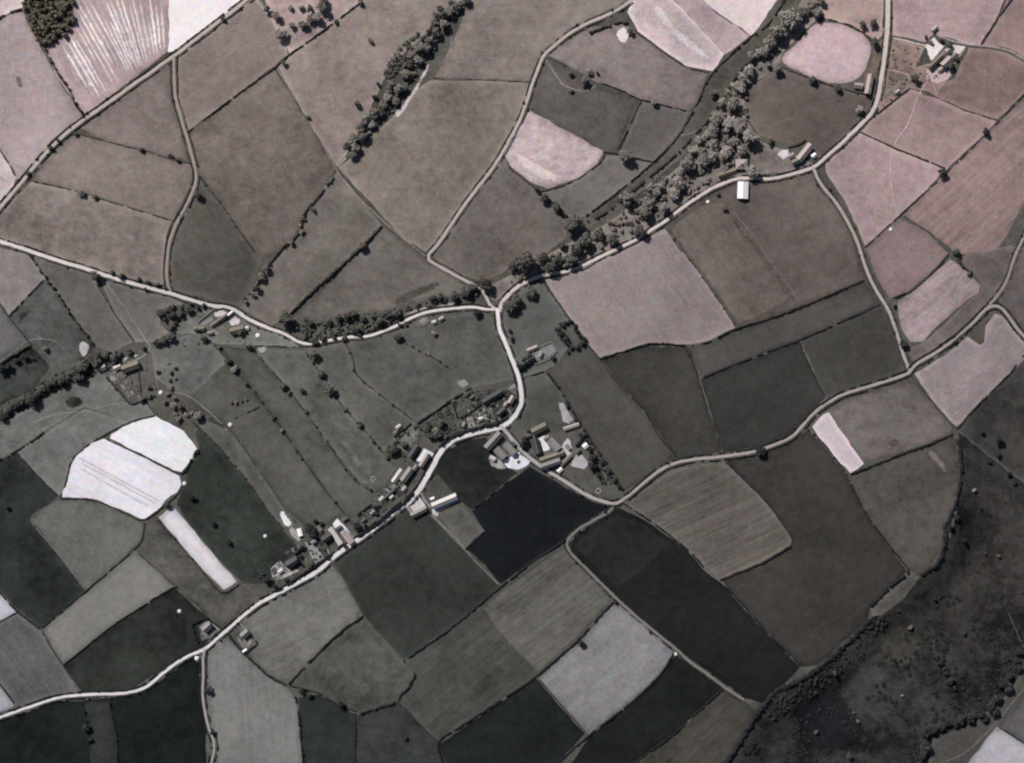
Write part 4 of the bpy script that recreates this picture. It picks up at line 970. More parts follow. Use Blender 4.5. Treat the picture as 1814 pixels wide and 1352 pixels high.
# ------------------------------------------------------------------ foliage shapes
def quad_cloud(lobes, per, size, rs, core=0.8, flat=0.0):
    """Leaf sprays over a set of lobes (x, y, z, r), around an inner mass of twigs."""
    V, F = [], []
    oc = [(1, 0, 0), (-1, 0, 0), (0, 1, 0), (0, -1, 0), (0, 0, 1), (0, 0, -1)]
    of = [(0, 2, 4), (2, 1, 4), (1, 3, 4), (3, 0, 4), (2, 0, 5), (1, 2, 5), (3, 1, 5), (0, 3, 5)]
    for (x, y, z, r) in lobes:
        if core:
            k = len(V)
            for v in oc:
                f = r * core * rs.uniform(.8, 1.15)
                V.append((x + v[0] * f, y + v[1] * f, z + v[2] * f))
            F += [tuple(k + i for i in f) for f in of]
        for _ in range(per):
            u = rs.uniform(-.55, 1); a = rs.uniform(0, 2 * math.pi)
            w = math.sqrt(max(0, 1 - u * u))
            n = Vector((w * math.cos(a), w * math.sin(a), u))
            p = Vector((x, y, z)) + n * r * rs.uniform(.75, 1.1)
            m = (n + Vector((rs.uniform(-1, 1), rs.uniform(-1, 1), rs.uniform(-.6, 1))) * .75).normalized()
            t = m.orthogonal().normalized()
            t.rotate(__import__('mathutils').Quaternion(m, rs.uniform(0, 6.28)))
            b = m.cross(t)
            s1, s2 = size * rs.uniform(.6, 1.3), size * rs.uniform(.5, 1.1)
            k = len(V)
            for c in (t * s1 + b * s2 * .3, t * s1 * .2 + b * s2, -t * s1 - b * s2 * .2, -b * s2 + t * s1 * .1):
                q = p + c
                V.append((q.x, q.y, q.z))
            F.append((k, k + 1, k + 2, k + 3))
    return np.array(V), F


def crown_lobes(rs, n, spread=.55, big=.5):
    L = [(0, 0, 1.05, big)]
    for i in range(n):
        a = i * 2.399 + rs.uniform(-.8, .8)
        r = spread * math.sqrt((i + .6) / n) * rs.uniform(.7, 1.4)
        z = 1.05 + (spread - r) * .55 + rs.uniform(-.18, .2)
        L.append((r * math.cos(a), r * math.sin(a), z, rs.uniform(.22, .5)))
    return L


_rs = random.Random(77)
CROWNS = []
for i in range(7):
    CROWNS.append(quad_cloud(crown_lobes(_rs, 11 + i % 3, .6), 62, .13, _rs))
SMALL = [quad_cloud([(0, 0, .5, .55)] + [(_rs.uniform(-.5, .5), _rs.uniform(-.5, .5), _rs.uniform(.35, .8), _rs.uniform(.3, .45)) for _ in range(5)], 22, .2, _rs) for _ in range(6)]
TINY = [quad_cloud([(0, 0, .4, .6), (.4, .2, .35, .45), (-.3, .35, .4, .45)], 9, .32, _rs) for _ in range(5)]

LEAF = {
    'pale': leaf_mat('leaves_pale', (.29, .262, .24)),
    'mid': leaf_mat('leaves_grey', (.225, .208, .186)),
    'dark': leaf_mat('leaves_dark', (.105, .105, .092)),
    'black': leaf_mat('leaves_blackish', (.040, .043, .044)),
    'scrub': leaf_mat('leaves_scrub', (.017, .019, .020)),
    'brown': leaf_mat('leaves_brown', (.20, .172, .130)),
}
BARK = plain('bark', (.085, .075, .065), .3, 3.0)


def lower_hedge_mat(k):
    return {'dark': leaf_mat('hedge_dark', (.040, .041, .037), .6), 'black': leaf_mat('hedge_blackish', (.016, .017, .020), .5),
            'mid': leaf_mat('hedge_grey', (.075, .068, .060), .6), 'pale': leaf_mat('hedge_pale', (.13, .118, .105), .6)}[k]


def put(proto, x, y, z, s, sz, rot):
    V, F = proto
    c, d = math.cos(rot), math.sin(rot)
    W = np.empty_like(V)
    W[:, 0] = x + s * (c * V[:, 0] - d * V[:, 1])
    W[:, 1] = y + s * (d * V[:, 0] + c * V[:, 1])
    W[:, 2] = z + sz * V[:, 2]
    return W, F


class Gather:
    def __init__(self):
        self.V, self.F, self.n = [], [], 0

    def add(self, W, F):
        self.V.append(np.asarray(W, float))
        self.F += [tuple(i + self.n for i in f) for f in F]
        self.n += len(W)

    def mesh(self, name, smooth=False):
        return mesh_of(name, np.vstack(self.V), self.F, smooth)


# ------------------------------------------------------------------ hedges
_ALLROAD = np.vstack([np.column_stack([c, h]) for c, h in ROAD_PTS])


def clear_of_roads(P, extra=.5):
    out = np.ones(len(P), bool)
    for k in range(0, len(P), 400):
        d = np.hypot(P[k:k + 400, None, 0] - _ALLROAD[None, :, 0], P[k:k + 400, None, 1] - _ALLROAD[None, :, 1]) - _ALLROAD[None, :, 2]
        out[k:k + 400] = d.min(1) > extra
    return out


def hedge_mesh(c, w, h, rs, gap=0.02, bush=0.0, bush_r=(1.2, 2.2), clear=True, thin=1.0):
    """c: Nx2 metres, about 1.1 m apart."""
    g = Gather()
    keep = clear_of_roads(c) if clear else np.ones(len(c), bool)
    n = side_normals(c)
    sd = rs.uniform(0, 100)
    left = 0
    for i in range(len(c)):
        if left > 0:
            keep[i] = False; left -= 1
        elif rs.random() < gap:
            left = rs.randint(1, 4)
    if thin < 1:
        for i in range(len(c)):
            if mnoise.noise(Vector((i * .16, sd, 0))) > (thin - .5):
                keep[i] = False
    prof = ((-.5, -.15), (-.46, .45), (-.22, .9), (.08, 1.0), (.34, .82), (.5, .4), (.5, -.15))
    i = 0
    while i < len(c):
        if not keep[i]:
            i += 1; continue
        j = i
        while j < len(c) and keep[j]:
            j += 1
        if j - i >= 2:
            V, F = [], []
            m = len(prof)
            for k in range(i, j):
                e = .55 if k in (i, j - 1) else 1.0
                ww = w * e * (1 + .6 * mnoise.noise(Vector((k * .37, sd, 1))) + .5 * mnoise.noise(Vector((k * .06, sd, 2)))) * rs.uniform(.85, 1.15)
                hh = h * e * (1 + .45 * mnoise.noise(Vector((k * .29, sd, 5))) + .5 * mnoise.noise(Vector((k * .05, sd, 6)))) * rs.uniform(.8, 1.2)
                off = .35 * w * mnoise.noise(Vector((k * .21, sd, 8)))
                for (a, b) in prof:
                    q = c[k] + n[k] * (a * ww * rs.uniform(.75, 1.25) + off)
                    V.append((q[0], q[1], hh * b * rs.uniform(.85, 1.15)))
            for k in range(j - i - 1):
                for a in range(m - 1):
                    F.append((k * m + a, k * m + a + 1, (k + 1) * m + a + 1, (k + 1) * m + a))
            F.append(tuple(range(m))[::-1])
            F.append(tuple((j - i - 1) * m + a for a in range(m)))
            V = np.array(V)
            V[:, 2] += ground_z(V[:, 0], V[:, 1])
            g.add(V, F)
        i = j
    if bush:
        k = rs.uniform(0, bush)
        while k / 1.1 < len(c):
            p = c[int(k / 1.1)] + np.array([rs.uniform(-.8, .8), rs.uniform(-.8, .8)])
            if not clear or clear_of_roads(p[None], .8)[0]:
                r = rs.uniform(*bush_r)
                W, F = put(rs.choice(TINY), p[0], p[1], float(ground_z(p[0], p[1])) - .2, r, r * 1.5, rs.uniform(0, 6))
                g.add(W, F)
            k += bush * rs.uniform(.5, 1.5)
    return g.mesh('hedge') if g.n else None


# label, line, width, height, tone, options
HEDGES = [
 ('bushy hedge between pinkish pasture and striped hayfield', [(81, 86), (89, 106), (106, 134), (124, 162), (137, 188), (148, 205)], 1.6, 1.8, 'dark', dict(bush=6, bush_r=(1.5, 2.6), gap=.06)),
 ('brownish hedge at the very upper left corner', [(-12, 38), (0, 32), (20, 22), (40, 16)], 2.6, 2.2, 'mid', {}),
 ('short dark hedge at the left edge above the top lane', [(-8, 250), (0, 266), (15, 289), (27, 312)], 1.6, 1.6, 'dark', {}),
 ('thin hedge with three trees between the upper lanes', [(139, 237), (188, 250), (223, 259), (254, 266), (294, 279), (335, 289)], 1.2, 1.3, 'mid', dict(gap=.05)),
 ('thin hedge above the big mottled pasture', [(58, 320), (122, 335), (137, 339), (178, 352), (241, 371), (304, 391)], 1.3, 1.5, 'mid', dict(gap=.03)),
 ('long straight hedge climbing from the narrow lane to the top edge', [(332, 235), (391, 190), (460, 139), (486, 121), (508, 101), (572, 55), (638, 5), (656, -12)], 1.6, 1.7, 'dark', dict(gap=.04)),
 ('sparse dotted hedge beside the dark triangle', [(352, 312), (368, 330), (380, 345), (401, 376), (431, 419), (451, 447)], 1.1, 1.3, 'dark', dict(gap=.12, bush=12, bush_r=(.9, 1.7))),
 ('dotted bushy hedge running down from the western road', [(48, 449), (58, 459), (84, 495), (109, 530), (132, 566), (150, 589), (170, 614)], 1.4, 1.7, 'dark', dict(gap=.08, bush=5.5, bush_r=(1.5, 2.8))),
 ('short straight hedge left of the dotted hedge', [(76, 497), (46, 528), (15, 561)], 1.5, 1.6, 'dark', dict(gap=.01)),
 ('thin hedge down the left edge to the stream wood', [(-8, 528), (0, 538), (15, 561), (51, 605), (84, 647)], 1.1, 1.3, 'dark', dict(gap=.05)),
 ('thick dark hedge at the left edge above the wood', [(56, 612), (30, 626), (0, 645), (-12, 652)], 2.6, 2.4, 'dark', {}),
 ('thin hedge beside the cottage track', [(172, 505), (203, 556), (236, 605)], 1.1, 1.2, 'dark', dict(gap=.04)),
 ('ragged hedge along the lower gully', [(592, 314), (575, 335), (557, 358), (543, 372), (533, 396), (528, 415), (515, 428), (500, 440), (488, 455), (470, 478), (455, 505), (430, 535)], 2.4, 2.2, 'dark', dict(gap=.05, bush=8, bush_r=(1.6, 2.8))),
 ('thick hedge running down to the stream road', [(676, 400), (655, 422), (640, 438), (590, 484), (545, 524), (514, 556)], 3.0, 2.8, 'dark', dict(gap=.01, bush=9, bush_r=(1.4, 2.2))),
 ('faint hedge between gully and curving lane', [(768, 138), (800, 139), (889, 143), (940, 145)], .9, 1.0, 'mid', dict(gap=.1, thin=.75)),
 ('short hedge down to the scrubby hollow', [(968, 101), (990, 110), (1009, 120)], 1.0, 1.2, 'mid', {}),
 ('dark hedge across the pastures by the stream band', [(1065, 147), (1100, 160), (1128, 174), (1161, 183), (1219, 197)], 1.3, 1.5, 'dark', {}),
 ('straight dark hedge between two dark pastures', [(1136, 178), (1113, 228), (1094, 266)], 1.3, 1.5, 'dark', dict(gap=.01)),
 ('hedge from the whitish field to the stream band', [(1067, 269), (1098, 274), (1156, 287)], 1.5, 1.6, 'dark', {}),
 ('hedge curving round the foot of the whitish field', [(1072, 274), (1062, 289), (1040, 306), (1014, 322), (985, 333), (958, 339), (946, 332), (920, 312), (900, 296)], 1.2, 1.4, 'dark', dict(gap=.03)),
 ('bushy hedge from the whitish field to the big stream tree', [(946, 333), (963, 350), (984, 366), (1006, 386)], 2.2, 2.2, 'dark', dict(bush=5, bush_r=(2, 3.2))),
 ('long dark hedge along the upper side of the stream band', [(1396, -10), (1360, 43), (1329, 66), (1273, 117), (1250, 147), (1237, 178), (1204, 236), (1166, 279), (1098, 337), (1037, 383)], 1.8, 2.0, 'dark', dict(gap=.03, bush=14, bush_r=(1.4, 2.2))),
 ('broken dark hedge along the lower side of the stream band', [(1346, 90), (1310, 128), (1290, 158), (1260, 205), (1227, 243), (1192, 279), (1136, 325), (1080, 372), (1040, 394)], 2.6, 2.2, 'dark', dict(gap=.1, bush=9, bush_r=(1.5, 2.6))),
 ('brownish hedge below the pale pink top field', [(1124, 52), (1128, 57), (1179, 95), (1215, 118), (1253, 129)], 1.1, 1.3, 'mid', dict(gap=.03)),
 ('curved brown hedge above the pink rounded field', [(1453, 33), (1480, 37), (1511, 48), (1530, 60), (1543, 72)], 1.6, 1.6, 'dark', dict(gap=.05)),
 ('brown hedge with bushes below the pink rounded field', [(1379, 117), (1415, 131), (1455, 146), (1506, 161), (1540, 168)], 1.6, 1.7, 'mid', dict(gap=.04, bush=14, bush_r=(1.3, 2.2))),
 ('dark hedge down to the farm track at the right edge', [(1797, -12), (1790, 0), (1760, 43), (1737, 79)], 1.4, 1.5, 'dark', dict(gap=.02)),
 ('dark hedge from the farm garden down to the road', [(1610, 157), (1580, 181), (1552, 203)], 1.5, 1.6, 'dark', {}),
 ('faint broken hedge across below the upper farm', [(1633, 166), (1666, 175), (1709, 195), (1765, 213)], .9, 1.1, 'mid', dict(gap=.14)),
 ('long thin hedge slanting in from the right edge', [(1826, 156), (1814, 167), (1770, 213), (1747, 236), (1681, 302), (1641, 338), (1590, 385), (1532, 438)], 1.2, 1.4, 'dark', dict(gap=.03)),
 ('straight dark hedge crossing the footpath below the farm', [(1521, 233), (1552, 247), (1582, 261), (1630, 280), (1674, 298)], 1.4, 1.5, 'dark', dict(gap=.02)),
 ('brown thin hedge along the long streaked pasture', [(1600, 382), (1641, 409), (1660, 428), (1681, 448)], 1.0, 1.1, 'mid', dict(gap=.03)),
 ('dark thick hedge above the pale streaked field', [(1681, 450), (1646, 487), (1625, 506), (1608, 518), (1590, 524), (1575, 529)], 1.8, 1.9, 'dark', dict(gap=.02)),
 ('bushes along the corner of the pale streaked field', [(1696, 457), (1704, 472), (1722, 486)], 2.0, 1.8, 'dark', dict(bush=5, bush_r=(1.4, 2.4))),
 ('long dark hedge below the fawn field and wide brown pasture', [(1062, 636), (1141, 612), (1169, 609), (1222, 613), (1255, 606), (1306, 582), (1360, 566), (1430, 540), (1491, 514), (1532, 496)], 1.6, 1.6, 'black', dict(gap=.01, bush=38, bush_r=(1.3, 2.2))),
 ('long dark hedge below the thin pasture', [(1245, 669), (1300, 646), (1360, 623), (1420, 601), (1506, 563), (1559, 540)], 1.5, 1.6, 'black', dict(gap=.01)),
 ('thin hedge dividing the two dark squares', [(1417, 606), (1428, 634), (1440, 662), (1461, 701)], .9, 1.1, 'black', dict(gap=.06)),
 ('thin broken hedge beside the darkest square', [(1214, 617), (1227, 642), (1237, 670), (1253, 726), (1265, 756), (1278, 797)], .9, 1.1, 'black', dict(gap=.07, bush=40, bush_r=(1.0, 1.8))),
 ('thin hedge beside the olive strip pasture', [(1042, 612), (1062, 634), (1088, 670), (1141, 728), (1166, 769), (1197, 810)], .9, 1.1, 'black', dict(gap=.05)),
 ('dotted hedge down the side of the fawn field', [(1179, 404), (1204, 442), (1225, 464), (1250, 500), (1280, 543), (1303, 579)], 1.0, 1.2, 'dark', dict(gap=.12, bush=14, bush_r=(1.0, 1.9))),
 ('faint broken hedge inside the wide brown pasture', [(1300, 390), (1316, 411), (1340, 440), (1360, 467), (1390, 508), (1407, 533)], 1.0, 1.2, 'dark', dict(gap=.14)),
 ('dotted dark hedge beside the bluish paddock', [(961, 500), (984, 530), (1001, 556), (1012, 568)], 1.3, 1.5, 'dark', dict(gap=.06, bush=8, bush_r=(1.1, 2.0))),
 ('broken dark hedge behind the eastern farm', [(968, 660), (984, 680), (999, 703), (1024, 746), (1052, 789), (1083, 835), (1103, 868)], 1.5, 1.7, 'black', dict(gap=.06, bush=12, bush_r=(1.3, 2.4))),
 ('short hedge by the bend of the village street', [(928, 670), (945, 664), (963, 658)], 1.1, 1.3, 'black', {}),
 ('thin dark hedge right of the streaked ploughland', [(1283, 817), (1316, 848), (1360, 892), (1382, 921), (1405, 957)], 1.0, 1.2, 'black', dict(gap=.05)),
 ('black hedge below the streaked ploughland', [(1402, 967), (1354, 995), (1316, 1012), (1275, 1028)], 1.5, 1.6, 'black', dict(gap=.01)),
 ('dark hedge from the lane bend down beside the ploughland', [(1103, 891), (1141, 916), (1174, 939), (1212, 969), (1242, 999), (1252, 1017), (1285, 1040), (1331, 1088), (1356, 1118), (1418, 1180)], 1.3, 1.4, 'black', dict(gap=.06)),
 ('dark hedge from the lilac strip down to the scarp', [(1430, 760), (1460, 787), (1499, 840), (1529, 901), (1564, 952), (1602, 1000), (1612, 1012)], 1.3, 1.5, 'black', dict(gap=.03, bush=26, bush_r=(1.0, 1.8))),
 ('straight black hedge below the lilac strip', [(1506, 841), (1582, 811), (1651, 785), (1689, 769)], 1.8, 1.7, 'black', dict(gap=.01)),
 ('thin hedge from the crossroads down to the hedge corner', [(1613, 664), (1653, 713), (1692, 759)], 1.1, 1.3, 'dark', dict(gap=.03)),
 ('dark hedge rising right from the hedge corner', [(1694, 760), (1724, 726), (1780, 670), (1814, 629), (1826, 615)], 1.5, 1.6, 'dark', {}),
 ('thick black hedge curving along the scarp top', [(1694, 777), (1701, 802), (1703, 843), (1691, 896), (1676, 931), (1673, 964), (1660, 998), (1630, 1020)], 3.0, 2.6, 'black', dict(gap=.02, bush=8, bush_r=(1.6, 2.8))),
 ('thick black hedge beside the pale bare bank', [(1610, 1014), (1590, 1028), (1575, 1040), (1556, 1060), (1541, 1074)], 3.0, 2.8, 'black', dict(bush=5, bush_r=(1.5, 2.6))),
 ('black overgrown hedge down the scarp to the bottom', [(1542, 1098), (1506, 1134), (1450, 1184), (1410, 1208), (1379, 1222), (1354, 1248), (1342, 1264), (1300, 1330), (1280, 1362)], 4.2, 3.0, 'black', dict(bush=6, bush_r=(1.8, 3.4))),
 ('long black hedge below the dark olive field', [(1001, 957), (938, 999), (910, 1022), (886, 1040), (805, 1108), (754, 1144), (714, 1172)], 1.6, 1.6, 'black', dict(gap=.01)),
 ('dark hedge below the pale lower village field', [(643, 1091), (602, 1121), (559, 1162), (511, 1212)], 1.6, 1.6, 'black', dict(gap=.01)),
 ('dark hedge behind the cottage plot by the lower road', [(408, 1130), (430, 1156), (450, 1174), (475, 1197), (508, 1215)], 1.7, 1.6, 'black', {}),
 ('hedge with a tree below the mottled scrubby field', [(513, 1215), (564, 1228), (592, 1245), (633, 1262)], 1.1, 1.3, 'black', dict(gap=.04)),
 ('thick dark curved hedge beside the bottom ploughland', [(638, 1264), (699, 1245), (712, 1230), (724, 1217), (734, 1198), (730, 1186)], 2.0, 1.9, 'black', dict(bush=12, bush_r=(1.3, 2.2))),
 ('straight dark hedge down to the bottom edge', [(631, 1266), (629, 1316), (628, 1366)], 1.3, 1.4, 'black', dict(gap=.01)),
 ('long black hedge from the bottom edge to the sunken lane', [(790, 1366), (777, 1316), (818, 1286), (910, 1226), (951, 1197), (1022, 1136), (1055, 1100), (1088, 1065)], 1.7, 1.7, 'black', dict(gap=.01)),
 ('curved black hedge under the pale rounded field', [(1194, 1156), (1169, 1195), (1123, 1240), (1042, 1304), (989, 1350), (975, 1366)], 1.6, 1.6, 'black', dict(gap=.01)),
 ('thin black hedge left of the pale rounded field', [(955, 1204), (995, 1250), (1037, 1297)], .8, 1.0, 'black', dict(gap=.03)),
 ('black hedge above the streaked drab field', [(1280, 1220), (1204, 1291), (1131, 1347), (1110, 1366)], 1.6, 1.6, 'black', dict(gap=.01)),
 ('dark hedge with bushes right of the lower branch field', [(524, 1236), (529, 1266), (534, 1316), (539, 1366)], 1.6, 1.7, 'black', dict(bush=14, bush_r=(1.6, 2.6))),
 ('bushy hedge in the blackish bottom left field', [(147, 1245), (152, 1268), (157, 1304), (162, 1324)], 1.6, 1.7, 'black', dict(gap=.06, bush=7, bush_r=(1.6, 2.6))),
 ('second hedge in the blackish bottom left field', [(195, 1243), (203, 1286), (208, 1316), (208, 1366)], 1.5, 1.6, 'black', dict(gap=.04, bush=12, bush_r=(1.2, 2.2))),
 ('thin hedge above the pale tilted field', [(208, 1000), (152, 1047), (122, 1073), (74, 1113)], 1.1, 1.2, 'black', dict(gap=.02)),
 ('short hedge at the foot of the pale tilted field', [(74, 1118), (91, 1149), (112, 1179), (128, 1204)], 1.1, 1.2, 'dark', dict(gap=.03)),
 ('thin dark hedge below the pale tilted field', [(112, 1179), (190, 1116), (223, 1093), (304, 1042), (314, 1043)], 1.2, 1.3, 'black', dict(gap=.01)),
 ('hedge down the side of the dark left field', [(-10, 1040), (0, 1050), (25, 1078), (71, 1114)], 1.4, 1.4, 'black', dict(gap=.04, bush=20, bush_r=(1.2, 2.0))),
 ('thin hedge under the small white field', [(-10, 1106), (0, 1101), (28, 1086)], 1.0, 1.2, 'black', {}),
 ('thin hedge by the small pale corner', [(-8, 1200), (0, 1212), (28, 1250)], 1.0, 1.2, 'black', {}),
 ('dark hedge round the foot of the larger white field', [(107, 883), (162, 885), (203, 900), (251, 921), (284, 901), (314, 876), (324, 860)], 1.5, 1.5, 'dark', dict(gap=.01)),
 ('thin straight hedge left of the white fields', [(30, 802), (66, 842), (103, 880)], 1.1, 1.3, 'black', dict(gap=.02)),
 ('straight hedge between the two white fields', [(188, 778), (249, 806), (320, 840)], 1.7, 1.5, 'dark', dict(gap=.005)),
 ('curved hedge over the top of the white fields', [(274, 736), (228, 749), (183, 772), (152, 791), (127, 816), (118, 850), (107, 881)], 1.4, 1.5, 'dark', dict(gap=.01)),
 ('thick dark hedge right of the upper white field', [(352, 796), (342, 812), (333, 826), (322, 842)], 2.6, 2.4, 'black', {}),
 ('bushy hedge across the rough meadow', [(-12, 822), (0, 816), (28, 799), (56, 782), (76, 767)], 2.0, 1.8, 'dark', dict(gap=.05, bush=6, bush_r=(1.4, 2.4))),
 ('dark hedge curving down from the white fields', [(256, 926), (251, 957), (238, 972), (208, 1000)], 1.4, 1.4, 'dark', dict(gap=.02)),
 ('dark hedge left of the long white strip', [(279, 921), (304, 949), (347, 997), (360, 1012), (393, 1050), (426, 1034)], 1.1, 1.3, 'black', dict(gap=.02)),
 ('thin hedge above the pale tilted field end', [(243, 980), (281, 1012), (309, 1037)], .9, 1.1, 'dark', dict(gap=.03)),
 ('dotted hedge beside the dark strip', [(340, 746), (375, 779), (406, 812), (444, 860), (473, 903), (501, 936)], 1.3, 1.5, 'dark', dict(gap=.08, bush=9, bush_r=(1.0, 2.0))),
 ('thin hedge down the first village strip', [(356, 740), (406, 761), (460, 835), (501, 896), (526, 929)], 1.1, 1.3, 'dark', dict(gap=.04)),
 ('dotted hedge down the second village strip', [(380, 611), (403, 639), (431, 673), (460, 706), (485, 739), (503, 766), (536, 812), (577, 870), (610, 909)], 1.3, 1.5, 'dark', dict(gap=.04, bush=16, bush_r=(1.2, 2.2))),
 ('dotted hedge down the third village strip', [(450, 619), (475, 652), (506, 685), (544, 734), (582, 787), (615, 835), (638, 858), (660, 870)], 1.3, 1.5, 'dark', dict(gap=.05, bush=13, bush_r=(1.2, 2.2))),
 ('broken hedge down the fourth village strip', [(541, 624), (567, 662), (587, 693), (612, 726), (638, 754), (663, 782), (678, 802)], 1.2, 1.4, 'dark', dict(gap=.1, bush=10, bush_r=(1.2, 2.4))),
 ('broken hedge beside the wide stream road pasture', [(610, 604), (625, 634), (632, 664), (666, 693), (704, 723), (737, 749)], 1.2, 1.4, 'dark', dict(gap=.06, bush=14, bush_r=(1.2, 2.2))),
 ('short dotted hedge inside the wide pasture', [(719, 609), (740, 620), (759, 629), (778, 641), (797, 655)], 1.0, 1.2, 'dark', dict(gap=.16, bush=12, bush_r=(1.0, 1.8))),
 ('thin hedge joining the first strip to the round heap', [(460, 720), (431, 734), (416, 741)], 1.2, 1.3, 'dark', dict(gap=.05)),
 ('dark hedge round the garden of the left cottage', [(188, 668), (211, 693), (231, 715), (254, 708), (276, 701)], 2.2, 2.0, 'dark', dict(bush=6, bush_r=(1.3, 2.2))),
 ('dark line of hedge below the left cottage', [(246, 654), (247, 670), (251, 706)], 1.3, 1.4, 'dark', {}),
 ('short hedge from cottage garden to white field', [(259, 713), (274, 734)], 1.0, 1.2, 'dark', {}),
 ('thin hedge below the western farmstead', [(450, 613), (475, 613), (526, 615)], 1.3, 1.4, 'dark', {}),
 ('tall dark hedge on the north side of the village street', [(884, 750), (856, 756), (820, 766), (796, 776), (782, 790)], 3.2, 3.2, 'black', dict(clear=False)),
 ('dark garden hedge behind the village', [(739, 750), (770, 730), (800, 709), (835, 687)], 1.8, 2.0, 'black', dict(gap=.03)),
 ('dark hedge between two village gardens', [(802, 714), (810, 738), (818, 758)], 1.4, 1.6, 'black', {}),
 ('thick dark hedge in the middle of the village gardens', [(816, 741), (836, 729), (853, 715)], 1.8, 2.0, 'black', {}),
 ('dark hedge behind the pale square garden', [(698, 774), (714, 762), (729, 750)], 1.6, 1.8, 'black', {}),
 ('dark hedge beside the lower street gardens', [(633, 914), (652, 898), (668, 888)], 2.0, 2.2, 'black', {}),
 ('tall dark hedge beside the street above the lower village', [(634, 952), (664, 931), (694, 907), (716, 890), (733, 872)], 2.4, 2.6, 'black', dict(clear=False, bush=10, bush_r=(1.6, 2.6))),
 ('dark hedge along the street by the lower cottages', [(486, 1048), (512, 1033), (545, 1012), (582, 986), (604, 970)], 2.2, 2.4, 'black', dict(clear=False, gap=.06, bush=16, bush_r=(1.8, 3.0))),
 ('tall brownish hedge bank beside the curving lane', [(1043, 58), (1060, 52), (1082, 44), (1100, 39), (1112, 40)], 3.6, 3.6, 'mid', {}),
 ('dark hedge ring round the cottage above the lower road', [(352, 1140), (344, 1120), (342, 1106), (354, 1099), (370, 1095)], 2.4, 2.4, 'black', dict(bush=5, bush_r=(1.4, 2.2))),
 ('dark hedge round the plot below the lower road', [(404, 1122), (414, 1136), (428, 1152), (436, 1156), (446, 1148), (456, 1140), (446, 1128)], 1.8, 1.9, 'black', {}),
 ('dark hedge behind the road fork farm', [(1396, 262), (1415, 256), (1428, 248)], 1.6, 1.8, 'dark', {}),
 ('dark hedge between the dark green field and the farms', [(840, 900), (880, 868), (905, 848)], 1.0, 1.2, 'black', dict(gap=.05)),
 ('dark hedge at the edge of the blackish field', [(824, 974), (858, 942)], 1.2, 1.3, 'black', {}),
 ('diagonal black hedge behind the eastern stackyard', [(1020, 790), (1030, 780), (1042, 768)], 3.0, 2.8, 'black', dict(bush=5, bush_r=(1.5, 2.3))),
]
# which roads have a boundary hedge, per side: (road, side, label, tone, width, height)
ROADSIDE = []
for nm, tn, wd, ht in (('top lane', 'dark', 1.5, 1.7), ('narrow brown lane', 'dark', 1.5, 1.6), ('western road', 'dark', 1.3, 1.6), ('stream road', 'dark', 1.4, 1.8), ('cross lane', 'dark', 1.2, 1.4),
                       ('winding road', 'black', 1.8, 1.9), ('narrow right lane', 'dark', 1.1, 1.3), ('village street', 'black', 1.7, 2.0), ('farm road', 'black', 1.2, 1.3), ('sunken lane', 'black', 1.2, 1.3),
                       ('lower branch lane', 'black', 1.8, 1.9), ('curving lane', 'dark', 1.2, 1.3)):
    ROADSIDE.append((nm, 1, tn, wd, ht)); ROADSIDE.append((nm, -1, tn, wd, ht))
SIDE_WORD = {('top lane', 1): 'lower right side', ('top lane', -1): 'upper left side', ('narrow brown lane', 1): 'right side', ('narrow brown lane', -1): 'left side',
             ('western road', 1): 'upper side', ('western road', -1): 'lower side', ('stream road', 1): 'upper left side', ('stream road', -1): 'lower right side',
             ('cross lane', 1): 'right side', ('cross lane', -1): 'left side', ('winding road', 1): 'upper side', ('winding road', -1): 'lower side',
             ('narrow right lane', 1): 'left side', ('narrow right lane', -1): 'right side', ('village street', 1): 'lower right side', ('village street', -1): 'upper left side',
             ('farm road', 1): 'upper right side', ('farm road', -1): 'lower left side', ('sunken lane', 1): 'right side', ('sunken lane', -1): 'left side',
             ('lower branch lane', 1): 'right side', ('lower branch lane', -1): 'left side', ('curving lane', 1): 'right side', ('curving lane', -1): 'left side'}
SIDE_GAP = {('village street', 1): .10, ('farm road', -1): .2, ('sunken lane', 1): .12, ('narrow right lane', -1): .2, ('curving lane', -1): .12}


def make_hedges():
    rs = random.Random(5)
    for label, pts, w, h, tn, opt in HEDGES:
        c = densify(catmull(at(pts), 2.2), 1.1, False)
        if tn == 'black':
            w, h = w * 1.25, h * 1.15
        me = hedge_mesh(c, w, h, rs, **opt)
        if me:
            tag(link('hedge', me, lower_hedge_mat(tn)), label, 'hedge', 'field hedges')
    byname = {r[0]: k for k, r in enumerate(ROADS)}
    for nm, side, tn, w, h in ROADSIDE:
        c0, half = ROAD_PTS[byname[nm]]
        wv = np.array([mnoise.noise(Vector((k * .2, len(nm), side * 3.0))) for k in range(len(c0))]) * .9
        c = c0 + side_normals(c0) * (side * (half + 1.45 + w * .35) + wv)[:, None]
        w, h = w * .72, h * .82
        c = densify(c, 1.1, False)
        me = hedge_mesh(c, w, h, rs, gap=SIDE_GAP.get((nm, side), .04), bush=34, bush_r=(1.0, 2.1))
        if me:
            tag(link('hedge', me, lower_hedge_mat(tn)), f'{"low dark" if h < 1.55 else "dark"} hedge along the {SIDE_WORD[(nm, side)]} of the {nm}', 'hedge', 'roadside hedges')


make_hedges()
